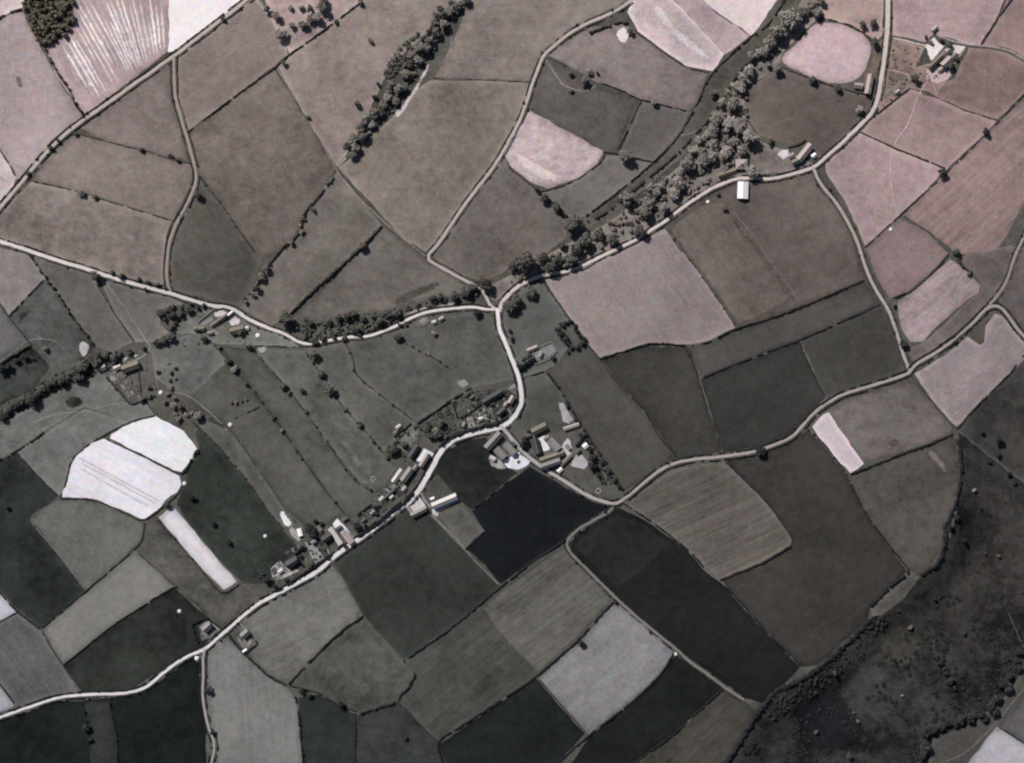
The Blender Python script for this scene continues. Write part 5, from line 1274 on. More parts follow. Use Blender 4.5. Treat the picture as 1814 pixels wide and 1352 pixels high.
# ------------------------------------------------------------------ trees
def trunk_mesh(rs):
    """Tapered trunk with limbs reaching into the crown (crown radius 1)."""
    V, F = [], []

    def limb(a, b, r0, r1, n=6):
        a, b = Vector(a), Vector(b)
        d = (b - a).normalized(); u = d.orthogonal().normalized(); w = d.cross(u)
        k = len(V)
        for p, r in ((a, r0), ((a + b) / 2 + u * r0 * .2, (r0 + r1) / 2), (b, r1)):
            for i in range(n):
                t = 2 * math.pi * i / n
                q = p + (u * math.cos(t) + w * math.sin(t)) * r
                V.append((q.x, q.y, q.z))
        for s in range(2):
            for i in range(n):
                F.append((k + s * n + i, k + s * n + (i + 1) % n, k + (s + 1) * n + (i + 1) % n, k + (s + 1) * n + i))
    limb((0, 0, -.08), (0.02, 0.01, .75), .10, .065)
    for i in range(5):
        a = i * 1.26 + rs.uniform(-.3, .3)
        limb((0, 0, rs.uniform(.5, .72)), (.48 * math.cos(a), .48 * math.sin(a), rs.uniform(.95, 1.25)), .05, .02, 5)
    return mesh_of('trunk', V, F, True)


def bush_stems(rs):
    V, F = [], []
    for i in range(4):
        a = i * 1.57 + .4
        k = len(V)
        for (x, y, z, r) in ((.06 * math.cos(a), .06 * math.sin(a), -.08, .05), (.3 * math.cos(a), .3 * math.sin(a), .5, .025)):
            for t in range(4):
                V.append((x + r * math.cos(t * 1.57), y + r * math.sin(t * 1.57), z))
        for t in range(4):
            F.append((k + t, k + (t + 1) % 4, k + 4 + (t + 1) % 4, k + 4 + t))
    return mesh_of('stem', V, F, True)


CROWN_ME = {t: [] for t in LEAF}
for V_, F_ in CROWNS:
    for t in LEAF:
        me = mesh_of('crown', V_, F_)
        me.materials.append(LEAF[t])
        CROWN_ME[t].append(me)
BUSH_ME = {t: [] for t in LEAF}
for V_, F_ in SMALL:
    for t in LEAF:
        me = mesh_of('foliage', V_, F_)
        me.materials.append(LEAF[t])
        BUSH_ME[t].append(me)
_tr = random.Random(3)
TRUNKS = [trunk_mesh(_tr) for _ in range(3)]
STEMS = bush_stems(_tr)
for me in TRUNKS + [STEMS]:
    me.materials.append(BARK)

_trs = random.Random(1905)
N_TREES = [0, 0]


def plant(px, py, r, tn, label, group):
    """r: half the width of tree and shadow together in plan units."""
    cr = .92 * r * MPP
    (x, y), = at([(px - .18 * r, py - .22 * r)], up=cr)
    z = float(ground_z(x, y))
    big = 'tree' in label.split(' in ')[0]
    root = empty('tree' if big else 'bush', (x, y, z), _trs.uniform(0, 6.28))
    s = cr * _trs.uniform(.95, 1.05)
    root.scale = (s * _trs.uniform(.78, 1.22), s * _trs.uniform(.85, 1.1), s * (_trs.uniform(.9, 1.15) if big else _trs.uniform(1.1, 1.5)))
    if big:
        for nm, me in (('trunk', _trs.choice(TRUNKS)), ('crown', _trs.choice(CROWN_ME[tn]))):
            o = bpy.data.objects.new(nm, me); COL.objects.link(o); o.parent = root
    else:
        for nm, me in (('stem', STEMS), ('foliage', _trs.choice(BUSH_ME[tn]))):
            o = bpy.data.objects.new(nm, me); COL.objects.link(o); o.parent = root
    tag(root, label, 'tree' if big else 'bush', group)
    N_TREES[0 if big else 1] += 1


def nth(i):
    return f"{i}{'th' if 10 <= i % 100 <= 20 else {1: 'st', 2: 'nd', 3: 'rd'}.get(i % 10, 'th')}"


# rows of trees: place, counted from, tone, group, [(x, y, r)]
ROWS = [
 ('the wooded gully', 'its top end', 'mid', 'trees of the wooded gully', [(828, 2, 8), (812, 14, 9), (800, 4, 7), (798, 22, 10), (786, 30, 8), (782, 18, 7), (772, 26, 7), (788, 46, 9), (770, 42, 8), (764, 58, 8), (776, 60, 9), (762, 74, 9), (750, 70, 6), (744, 84, 10), (757, 88, 9), (732, 98, 8), (742, 108, 9), (726, 116, 8), (720, 134, 8), (735, 132, 6), (694, 152, 9), (708, 160, 10), (718, 158, 7), (688, 176, 8), (702, 182, 7), (682, 190, 7), (676, 202, 8), (664, 204, 10), (650, 214, 9), (660, 222, 8), (640, 228, 10), (644, 244, 9), (626, 248, 10), (632, 264, 10), (618, 262, 8), (625, 276, 9)]),
 ('the ragged hedge of the lower gully', 'its upper end', 'mid', 'trees along the lower gully', [(586, 322, 5), (556, 372, 7), (536, 388, 6), (532, 400, 6), (535, 413, 7), (516, 430, 7), (503, 436, 6), (472, 476, 8), (464, 492, 8), (455, 512, 9), (448, 524, 6), (436, 536, 6)]),
 ('the stream belt above the western road', 'the thick hedge', 'dark', 'trees along the stream above the western road', [(508, 566, 13), (541, 568, 6), (551, 574, 7), (586, 572, 6), (602, 566, 7), (616, 562, 7), (628, 558, 8), (644, 566, 7), (664, 560, 7), (674, 570, 8), (686, 558, 8), (704, 557, 8), (724, 545, 5), (742, 538, 5), (768, 530, 7), (782, 528, 7), (806, 526, 9), (826, 519, 9), (838, 511, 9), (862, 505, 13)]),
 ('the lower belt beside the western road', 'the farm hedge', 'dark', 'trees beside the western road', [(541, 599, 7), (557, 606, 8), (574, 602, 7), (592, 599, 7), (611, 603, 7), (631, 586, 10), (637, 594, 7), (668, 579, 6), (710, 578, 7), (720, 576, 6)]),
 ('the stream wood above the fawn field', 'the road junction', 'dark', 'trees of the stream wood above the fawn field', [(905, 545, 11), (916, 533, 12), (941, 521, 10), (913, 471, 11), (934, 467, 19), (963, 459, 9), (976, 476, 12), (990, 464, 11), (1012, 465, 13), (1023, 447, 10), (1038, 431, 14), (996, 436, 7), (1018, 400, 17), (986, 368, 8), (966, 353, 8), (1065, 419, 8), (1088, 427, 10), (1136, 411, 11)]),
 ('the stream wood below the dark band', 'the fawn field end', 'pale', 'trees of the stream wood below the dark band', [(1095, 398, 6), (1113, 396, 6), (1113, 356, 15), (1143, 378, 12), (1155, 365, 10), (1179, 371, 10), (1164, 345, 9), (1154, 335, 8), (1170, 334, 8), (1197, 345, 10), (1207, 332, 9), (1204, 326, 12), (1208, 306, 9), (1222, 294, 13), (1230, 269, 9), (1246, 270, 8), (1248, 287, 11), (1265, 282, 10), (1288, 274, 11), (1268, 256, 8), (1240, 251, 8), (1302, 254, 9), (1316, 270, 10), (1332, 246, 15), (1266, 236, 12), (1291, 228, 11), (1312, 226, 14), (1296, 218, 11), (1271, 213, 12), (1281, 184, 10), (1301, 188, 13), (1292, 170, 11), (1312, 157, 11), (1317, 142, 11), (1330, 129, 11), (1264, 167, 7), (1332, 102, 9), (1347, 96, 9)]),
 ('the clump left of the pink rounded field', 'its lower end', 'mid', 'trees left of the pink rounded field', [(1363, 117, 7), (1378, 123, 10), (1357, 94, 10), (1367, 79, 13), (1380, 61, 15), (1402, 38, 17), (1421, 25, 11), (1440, 15, 11), (1449, 23, 10), (1456, 2, 9)]),
 ('the hedge below the pink rounded field', 'its upper end', 'dark', 'trees below the pink rounded field', [(1440, 143, 9), (1486, 157, 8)]),
 ('the verge between pink field and stream road', 'the top', 'dark', 'trees between the pink field and the road', [(1529, 46, 8), (1549, 43, 8), (1552, 76, 10)]),
 ('the trees about the upper right farm', 'the road', 'dark', 'trees about the upper right farm', [(1623, 140, 9), (1642, 66, 6), (1670, 72, 6), (1682, 82, 8), (1696, 106, 6), (1684, 116, 10)]),
 ('the scrubby plot at the top edge', 'its left end', 'mid', 'trees of the scrubby plot', [(474, 18, 8), (491, 30, 8), (499, 62, 11), (518, 46, 8), (539, 46, 9), (516, 16, 7), (534, 15, 7), (551, 18, 8), (552, 34, 9), (563, 33, 11), (573, 15, 13), (574, 2, 9)]),
 ('the top lane trees', 'the lane junction', 'dark', 'trees beside the top lane', [(134, 238, 6), (104, 250, 7), (90, 264, 7), (51, 308, 6)]),
 ('the thin hedge between the upper lanes', 'the top lane', 'dark', 'trees between the upper lanes', [(252, 266, 6), (302, 278, 6), (316, 285, 7)]),
 ('the western road trees', 'the left', 'dark', 'trees along the western road', [(170, 491, 11), (200, 483, 5), (216, 490, 7), (246, 496, 6), (262, 500, 6), (279, 505, 6), (257, 513, 6)]),
 ('the thicket beside the western farmstead', 'its left end', 'dark', 'trees of the thicket by the western farmstead', [(283, 556, 8), (296, 552, 8), (292, 566, 7), (308, 560, 8), (306, 546, 7), (320, 556, 8), (322, 544, 7), (336, 550, 8), (338, 540, 6), (350, 546, 7), (362, 542, 6), (312, 574, 6), (304, 582, 7)]),
 ('the trees between farmstead and cottage', 'the farmstead', 'dark', 'trees between farmstead and left cottage', [(303, 599, 9), (290, 604, 8), (278, 608, 8), (254, 618, 7), (228, 623, 8), (214, 630, 7), (202, 636, 9), (188, 630, 8)]),
 ('the left stream wood', 'the cottage', 'dark', 'trees of the left stream wood', [(176, 630, 10), (172, 646, 9), (160, 640, 11), (148, 652, 12), (137, 660, 14), (124, 664, 11), (140, 670, 12), (110, 675, 11), (96, 680, 8), (88, 684, 9), (75, 692, 9), (66, 700, 8), (56, 708, 12), (43, 711, 9), (34, 716, 8), (25, 719, 9), (14, 730, 9), (4, 740, 10)]),
 ('the shaded bank at the left edge', 'its right end', 'black', 'bushes of the shaded bank', [(44, 634, 8), (30, 642, 7), (14, 652, 8), (4, 656, 9), (58, 636, 5)]),
 ('the path below the left cottage', 'the cottage', 'mid', 'trees along the path below the left cottage', [(280, 660, 6), (311, 652, 6), (303, 660, 6), (300, 674, 6), (312, 672, 5), (304, 688, 7), (264, 688, 6), (266, 703, 6), (251, 708, 8), (299, 700, 7), (309, 706, 7), (294, 714, 6), (309, 721, 8), (320, 723, 8), (312, 735, 7), (318, 744, 7), (330, 736, 6), (340, 734, 6), (352, 739, 8)]),
 ('the short row above the round heap', 'its left end', 'mid', 'bushes above the round heap', [(411, 715, 4), (419, 714, 4), (428, 712, 4), (437, 708, 4)]),
 ('the hedge of the second village strip', 'the western farmstead', 'mid', 'trees of the second village strip', [(352, 586, 7), (361, 600, 8), (389, 617, 6), (404, 640, 8), (416, 656, 8), (437, 682, 6), (486, 741, 6), (501, 764, 6)]),
 ('the hedge of the third village strip', 'the upper end', 'dark', 'trees of the third village strip', [(503, 686, 9), (512, 698, 6), (536, 693, 8), (543, 731, 5)]),
 ('the hedge of the fourth village strip', 'the upper end', 'dark', 'trees of the fourth village strip', [(559, 632, 11), (569, 664, 9), (587, 694, 12), (613, 727, 6), (638, 755, 7)]),
 ('the village gardens', 'the left', 'dark', 'trees of the village gardens', [(698, 800, 10), (686, 812, 6), (717, 789, 8), (757, 762, 9), (764, 774, 8), (777, 770, 9), (783, 751, 9), (790, 776, 7), (804, 712, 6), (828, 700, 6), (846, 706, 5), (838, 718, 5), (874, 718, 6), (876, 706, 5), (866, 738, 5)]),
 ('the lower village gardens', 'the left', 'black', 'trees of the lower village', [(464, 1022, 7), (474, 1030, 9), (488, 1040, 7), (509, 1030, 7), (525, 978, 7), (536, 972, 7), (533, 986, 6), (548, 938, 10), (556, 946, 9), (566, 950, 7), (561, 926, 7), (571, 930, 6), (553, 1004, 6), (580, 989, 6), (612, 968, 7), (633, 935, 8), (648, 932, 5), (668, 912, 6), (666, 900, 6), (672, 898, 5)]),
 ('the ring of dark trees beside the ruined farm', 'its top', 'black', 'ring of trees beside the ruined farm', [(1013, 571, 6), (1005, 573, 6), (997, 578, 7), (990, 586, 8), (996, 594, 8), (1002, 602, 8), (1007, 610, 7), (1014, 616, 7), (1025, 616, 7), (1034, 610, 7), (1037, 601, 7), (1029, 597, 6), (1023, 589, 6), (1020, 580, 6), (1008, 625, 5)]),
 ('the dark trees by the ruined farm', 'the road', 'black', 'trees by the ruined farm', [(924, 652, 8), (932, 642, 8), (940, 634, 8), (980, 636, 7), (908, 602, 6), (904, 588, 5)]),
 ('the trees about the eastern farm', 'the village bend', 'black', 'trees about the eastern farm', [(937, 766, 6), (932, 782, 9), (928, 790, 8), (1020, 744, 6), (1006, 722, 5), (1038, 772, 6), (1046, 800, 7), (1050, 812, 8), (1052, 827, 9), (1066, 822, 6), (1078, 838, 7), (1090, 852, 6), (1096, 864, 5), (1060, 842, 6)]),
 ('the path down to the moor', 'the hedge corner', 'black', 'trees by the path to the moor', [(1772, 780, 11), (1770, 807, 7), (1755, 820, 6), (1790, 843, 7), (1798, 858, 6), (1742, 768, 6)]),
 ('the wooded edge of the moor', 'the right edge', 'black', 'trees at the wooded edge of the moor', [(1808, 1158, 9), (1800, 1174, 9), (1806, 1186, 9), (1790, 1200, 9), (1779, 1213, 11), (1788, 1220, 11), (1768, 1238, 10), (1758, 1252, 13), (1766, 1262, 10), (1740, 1266, 11), (1746, 1274, 8), (1720, 1274, 11), (1704, 1278, 10), (1694, 1284, 10), (1680, 1284, 9), (1666, 1290, 10), (1654, 1296, 10), (1640, 1302, 11), (1638, 1318, 10), (1643, 1330, 11), (1635, 1342, 9)]),
 ('the line of dark bushes across the moor', 'its upper end', 'black', 'dark bushes across the moor', [(1660, 1166, 7), (1668, 1176, 8), (1674, 1186, 6), (1680, 1196, 7), (1686, 1208, 8), (1692, 1220, 6)]),
]
# trees standing by themselves: x, y, r, tone, label
LONERS = [
 (643, 437, 9, 'brown', 'single round tree on the thick hedge below the footpath'),
 (706, 599, 9, 'dark', 'dark lone tree just below the western road'),
 (846, 555, 9, 'black', 'dark tree at the stream road and village junction'),
 (770, 592, 6, 'pale', 'pale small tree alone in the wide pasture'),
 (760, 628, 5, 'pale', 'pale bush on the short dotted hedge'),
 (1110, 279, 13, 'mid', 'large lone tree on the hedge beside the dark pasture'),
 (1160, 183, 7, 'mid', 'round tree on the hedge above the stream band'),
 (1012, 132, 6, 'dark', 'dark tree at the edge of the scrubby hollow'),
 (1037, 145, 9, 'mid', 'tree in the middle of the scrubby hollow'),
 (1046, 128, 7, 'mid', 'upper tree of the scrubby hollow'),
 (1060, 131, 5, 'dark', 'right hand bush of the scrubby hollow'),
 (1014, 163, 5, 'dark', 'lower bush of the scrubby hollow'),
 (1118, 58, 7, 'dark', 'dark tree beside the white patch by the curving lane'),
 (1337, 307, 13, 'mid', 'tree leaning over the stream road by the square house'),
 (1316, 293, 6, 'mid', 'small tree behind the square roofed house'),
 (1365, 251, 8, 'brown', 'brownish tree left of the road fork farm'),
 (1284, 370, 7, 'mid', 'round tree below the big white barn'),
 (1274, 346, 6, 'dark', 'dark bush beside the big white barn'),
 (1524, 196, 9, 'pale', 'pale tree beside the upper right road'),
 (1748, 236, 8, 'black', 'dark tree on the slanting right hedge'),
 (1671, 309, 9, 'black', 'dark tree at the end of the straight footpath hedge'),
 (1696, 447, 9, 'dark', 'tree at the corner of the pale streaked field'),
 (1719, 485, 6, 'dark', 'bush on the edge of the pale streaked field'),
 (1603, 612, 9, 'black', 'dark tree above the crossroads'),
 (1585, 541, 6, 'dark', 'small tree beside the cross lane'),
 (1349, 801, 11, 'black', 'dark tree overhanging the winding road'),
 (145, 344, 8, 'mid', 'pale topped tree on the thin hedge above the mottled pasture'),
 (169, 350, 5, 'dark', 'small bush next to the pale topped tree'),
 (351, 348, 8, 'dark', 'dark tree beside the narrow brown lane'),
 (396, 35, 6, 'dark', 'small dark tree beside the white top field'),
 (82, 619, 6, 'mid', 'pale bush alone in the small grey pasture'),
 (503, 112, 6, 'dark', 'dark tree where footpath and long hedge cross'),
 (658, 74, 7, 'brown', 'brown bush alone in the gully pasture'),
 (635, 186, 8, 'brown', 'low dark bush left of the gully'),
 (663, 172, 6, 'dark', 'small bush beside the gully wood'),
 (671, 150, 5, 'dark', 'tiny bush beside the upper gully wood'),
 (546, 209, 5, 'dark', 'small bush on the straight footpath'),
 (597, 41, 6, 'dark', 'bush on the long hedge near the top edge'),
 (638, 5, 7, 'brown', 'bush where the long hedge meets the top edge'),
 (441, 614, 11, 'mid', 'large bush right of the western farmstead'),
 (426, 590, 7, 'brown', 'brown tree against the western farmhouse'),
 (341, 883, 7, 'black', 'dark tree alone in the dark strip'),
 (380, 929, 6, 'black', 'second dark tree down the dark strip'),
 (406, 962, 6, 'black', 'lowest dark tree in the dark strip'),
 (297, 896, 7, 'dark', 'tree where the white field and white strip meet'),
 (15, 902, 6, 'black', 'dark bush in the dark left field'),
 (370, 1225, 8, 'black', 'dark tree beside the lower branch lane'),
 (378, 1299, 6, 'black', 'lower dark tree by the lower branch lane'),
 (155, 1291, 9, 'black', 'dark tree on the bottom left bushy hedge'),
 (160, 1312, 6, 'black', 'bush below the tree on the bottom left hedge'),
 (605, 1250, 8, 'black', 'dark tree on the hedge below the scrubby field'),
 (536, 1225, 7, 'black', 'dark tree where the lower hedges meet'),
 (549, 1233, 6, 'dark', 'bush next to the tree where the lower hedges meet'),
 (719, 1310, 5, 'black', 'small bush alone in the dull bottom field'),
 (1032, 1141, 8, 'black', 'dark tree on the black hedge above the pale rounded field'),
 (1090, 1067, 6, 'black', 'bush where the black hedge meets the sunken lane'),
 (1658, 1064, 6, 'black', 'dark bush high on the moor'),
 (1615, 1113, 7, 'mid', 'pale topped bush below the bare bank'),
 (1709, 1124, 6, 'black', 'dark bush in the middle of the moor'),
 (1727, 870, 5, 'mid', 'pale bush on the browner moor'),
 (1739, 901, 5, 'black', 'dark bush on the browner moor'),
 (1709, 959, 6, 'black', 'dark tree below the scarp hedge'),
 (1747, 982, 5, 'black', 'dark bush near two pale moor bushes'),
 (1770, 987, 5, 'mid', 'pale bush near the right edge of the moor'),
 (1696, 920, 6, 'black', 'tree on the bend of the scarp hedge'),
 (1684, 936, 6, 'black', 'lower tree on the bend of the scarp hedge'),
 (1600, 1234, 5, 'mid', 'pale bush on the dark lower moor'),
 (1522, 1280, 5, 'mid', 'second pale bush on the dark lower moor'),
 (1513, 1264, 5, 'dark', 'grey bush on the dark lower moor'),
 (1506, 1341, 8, 'dark', 'greyish tree at the bottom edge of the moor'),
 (1448, 1298, 6, 'dark', 'grey bush at the left of the moor'),
 (1480, 1194, 7, 'dark', 'grey bush below the scarp hedge'),
]


def make_trees():
    for place, start, tn, group, pts in ROWS:
        for i, (x, y, r) in enumerate(pts):
            size = 'large' if r >= 12 else 'mid-sized' if r >= 9 else 'small'
            t = tn
            r0 = r
            if group in ('trees of the stream wood below the dark band', 'trees of the stream wood above the fawn field', 'trees of the wooded gully', 'trees left of the pink rounded field', 'trees along the stream above the western road'):
                r = r * 1.18
            if tn in ('mid', 'pale') and _trs.random() < .25:
                t = 'mid' if tn == 'pale' else 'dark'
            plant(x, y, r, t, f"{size} {'tree' if r >= 8 else 'bush'}, {nth(i + 1)} from {start} in {place}", group)
    for x, y, r, tn, label in LONERS:
        plant(x, y, r, tn, label, 'trees standing alone')


make_trees()


# ------------------------------------------------------------------ growth nobody could count: one object each
def scatter(name, label, poly, n, rr, tn, protos, seed, tall=1.5, noise_cut=None):
    rs = random.Random(seed)
    p = np.array(poly, float)
    g = Gather()
    k = tries = 0
    while k < n and tries < n * 40:
        tries += 1
        x, y = rs.uniform(p[:, 0].min(), p[:, 0].max()), rs.uniform(p[:, 1].min(), p[:, 1].max())
        if not in_poly(np.array([x]), np.array([y]), p)[0]:
            continue
        if noise_cut is not None and mnoise.noise(Vector((x / 40, y / 40, seed))) < noise_cut:
            continue
        q = at([(x, y)])
        if not clear_of_roads(q, 1.5)[0]:
            continue
        r = rs.uniform(*rr)
        W, F = put(rs.choice(protos), q[0, 0], q[0, 1], float(ground_z(q[0, 0], q[0, 1])) - .15, r, r * tall * rs.uniform(.8, 1.2), rs.uniform(0, 6.28))
        g.add(W, F)
        k += 1
    o = link(name, g.mesh(name), LEAF[tn] if isinstance(tn, str) else tn)
    tag(o, label, kind='stuff')


scatter('woodland', 'dense brownish wood at the upper left corner', [(40, -20), (130, -20), (133, 40), (120, 62), (86, 79), (72, 74), (55, 46), (42, 16)], 150, (2.4, 4.0), 'brown', SMALL, 11, 1.8)
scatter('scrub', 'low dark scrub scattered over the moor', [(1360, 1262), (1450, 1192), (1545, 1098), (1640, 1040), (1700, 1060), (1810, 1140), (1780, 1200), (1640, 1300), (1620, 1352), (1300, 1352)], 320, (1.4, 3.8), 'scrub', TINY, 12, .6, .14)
scatter('scrub', 'thin scrub on the browner moor', [(1706, 790), (1814, 880), (1814, 1120), (1700, 1180), (1650, 1060), (1700, 940)], 40, (.8, 1.7), 'scrub', TINY, 13, 1.0)
scatter('undergrowth', 'dark undergrowth beside the upper gully wood', [(742, 56), (752, 70), (716, 112), (690, 142), (676, 140), (690, 106), (716, 76)], 150, (1.1, 2.4), 'dark', TINY, 14, 1.0)
scatter('undergrowth', 'undergrowth below the gully trees', [(840, 0), (800, 40), (764, 92), (726, 142), (704, 190), (660, 230), (630, 272), (616, 262), (650, 210), (690, 160), (730, 90), (780, 20), (810, 0)], 150, (1.3, 3.2), 'mid', SMALL, 15, 1.4)
scatter('undergrowth', 'undergrowth along the stream wood', [(1430, 10), (1385, 90), (1330, 140), (1320, 230), (1300, 300), (1200, 355), (1100, 425), (990, 478), (900, 500), (960, 456), (1060, 402), (1200, 300), (1270, 210), (1340, 110)], 380, (1.2, 3.8), 'mid', SMALL, 16, 1.3)
scatter('undergrowth', 'dark undergrowth along the stream above the western road', [(505, 575), (560, 572), (640, 556), (720, 545), (850, 508), (856, 522), (780, 540), (720, 556), (660, 586), (560, 600), (540, 592)], 230, (1.1, 2.8), 'dark', SMALL, 17, 1.3)
scatter('undergrowth', 'dark undergrowth of the left stream wood', [(190, 625), (230, 620), (200, 650), (150, 670), (100, 690), (40, 725), (-10, 750), (-10, 735), (40, 700), (120, 650), (160, 630)], 150, (1.2, 2.6), 'black', TINY, 18, 1.1)
scatter('garden_shrubbery', 'mixed planting in the village gardens', [(746, 752), (800, 712), (836, 690), (896, 692), (912, 704), (900, 736), (820, 762), (780, 778)], 170, (.9, 2.3), 'dark', TINY, 19, 1.1)
scatter('garden_shrubbery', 'mixed planting in the lower village gardens', [(506, 975), (540, 962), (575, 940), (590, 960), (560, 996), (520, 1006)], 70, (.9, 2.2), 'black', TINY, 20, 1.1)
scatter('undergrowth', 'dark undergrowth below the scarp hedge', [(1350, 1256), (1450, 1190), (1545, 1100), (1600, 1075), (1560, 1120), (1460, 1220), (1370, 1280)], 160, (1.0, 2.6), 'black', TINY, 21, 1.2)
scatter('undergrowth', 'undergrowth along the wooded edge of the moor', [(1814, 1120), (1814, 1180), (1740, 1270), (1640, 1310), (1625, 1352), (1600, 1352), (1640, 1280), (1740, 1200), (1790, 1110)], 170, (1.0, 2.4), 'black', TINY, 22, 1.1)
scatter('undergrowth', 'rough bushes about the left cottage and farmstead', [(180, 655), (215, 640), (260, 640), (300, 600), (350, 580), (400, 590), (440, 580), (460, 604), (380, 606), (300, 660), (260, 705), (215, 695)], 70, (.8, 1.8), 'mid', TINY, 23, 1.1)
scatter('garden_shrubbery', 'mixed planting in the gardens above the lower street', [(630, 946), (694, 888), (722, 862), (704, 846), (676, 868), (640, 904)], 80, (.8, 2.0), 'dark', TINY, 24, 1.1)
scatter('garden_shrubbery', 'dark planting behind the eastern farm', [(1022, 770), (1040, 766), (1060, 800), (1098, 860), (1066, 856), (1046, 830), (1050, 806)], 80, (.9, 2.4), 'black', TINY, 25, 1.1)
scatter('garden_shrubbery', 'bushes about the upper right farm', [(1580, 70), (1636, 86), (1650, 118), (1690, 112), (1704, 100), (1690, 134), (1620, 150), (1560, 190), (1570, 130)], 70, (.8, 2.0), 'mid', TINY, 26, 1.1)
scatter('garden_shrubbery', 'bushes round the pale square garden and village yard', [(690, 776), (730, 748), (746, 760), (742, 790), (726, 816), (700, 822), (684, 806)], 50, (.9, 2.2), 'black', TINY, 27, 1.1)
# ------------------------------------------------------------------ buildings
ROOF = {
    'slate': plain('slate_roof', (.21, .20, .20), .3, 1.6, .6),
    'pale': plain('pale_roof', (.48, .455, .44), .22, 1.2, .6),
    'white': plain('white_sheet_roof', (.74, .73, .74), .10, .8, .5),
    'dark': plain('dark_slate_roof', (.060, .062, .070), .3, 1.4, .6),
    'brown': plain('brown_roof', (.165, .145, .118), .35, 1.0, .8),
    'pink': plain('weathered_tile_roof', (.33, .28, .265), .3, 1.2, .8),
}
STONE = plain('stone_wall', (.30, .28, .26), .35, 1.6)
WHITEWASH = plain('whitewashed_wall', (.66, .64, .62), .15, 1.2)
GLASS = plain('window_glass', (.03, .03, .035), .1, 1.0, .15)
BRICK = plain('chimney_brick', (.22, .16, .13), .3, 2.5)


def box(V, F, x0, x1, y0, y1, z0, z1):
    k = len(V)
    V += [(x0, y0, z0), (x1, y0, z0), (x1, y1, z0), (x0, y1, z0), (x0, y0, z1), (x1, y0, z1), (x1, y1, z1), (x0, y1, z1)]
    F += [(k, k + 3, k + 2, k + 1), (k + 4, k + 5, k + 6, k + 7), (k, k + 1, k + 5, k + 4), (k + 1, k + 2, k + 6, k + 5), (k + 2, k + 3, k + 7, k + 6), (k + 3, k, k + 4, k + 7)]


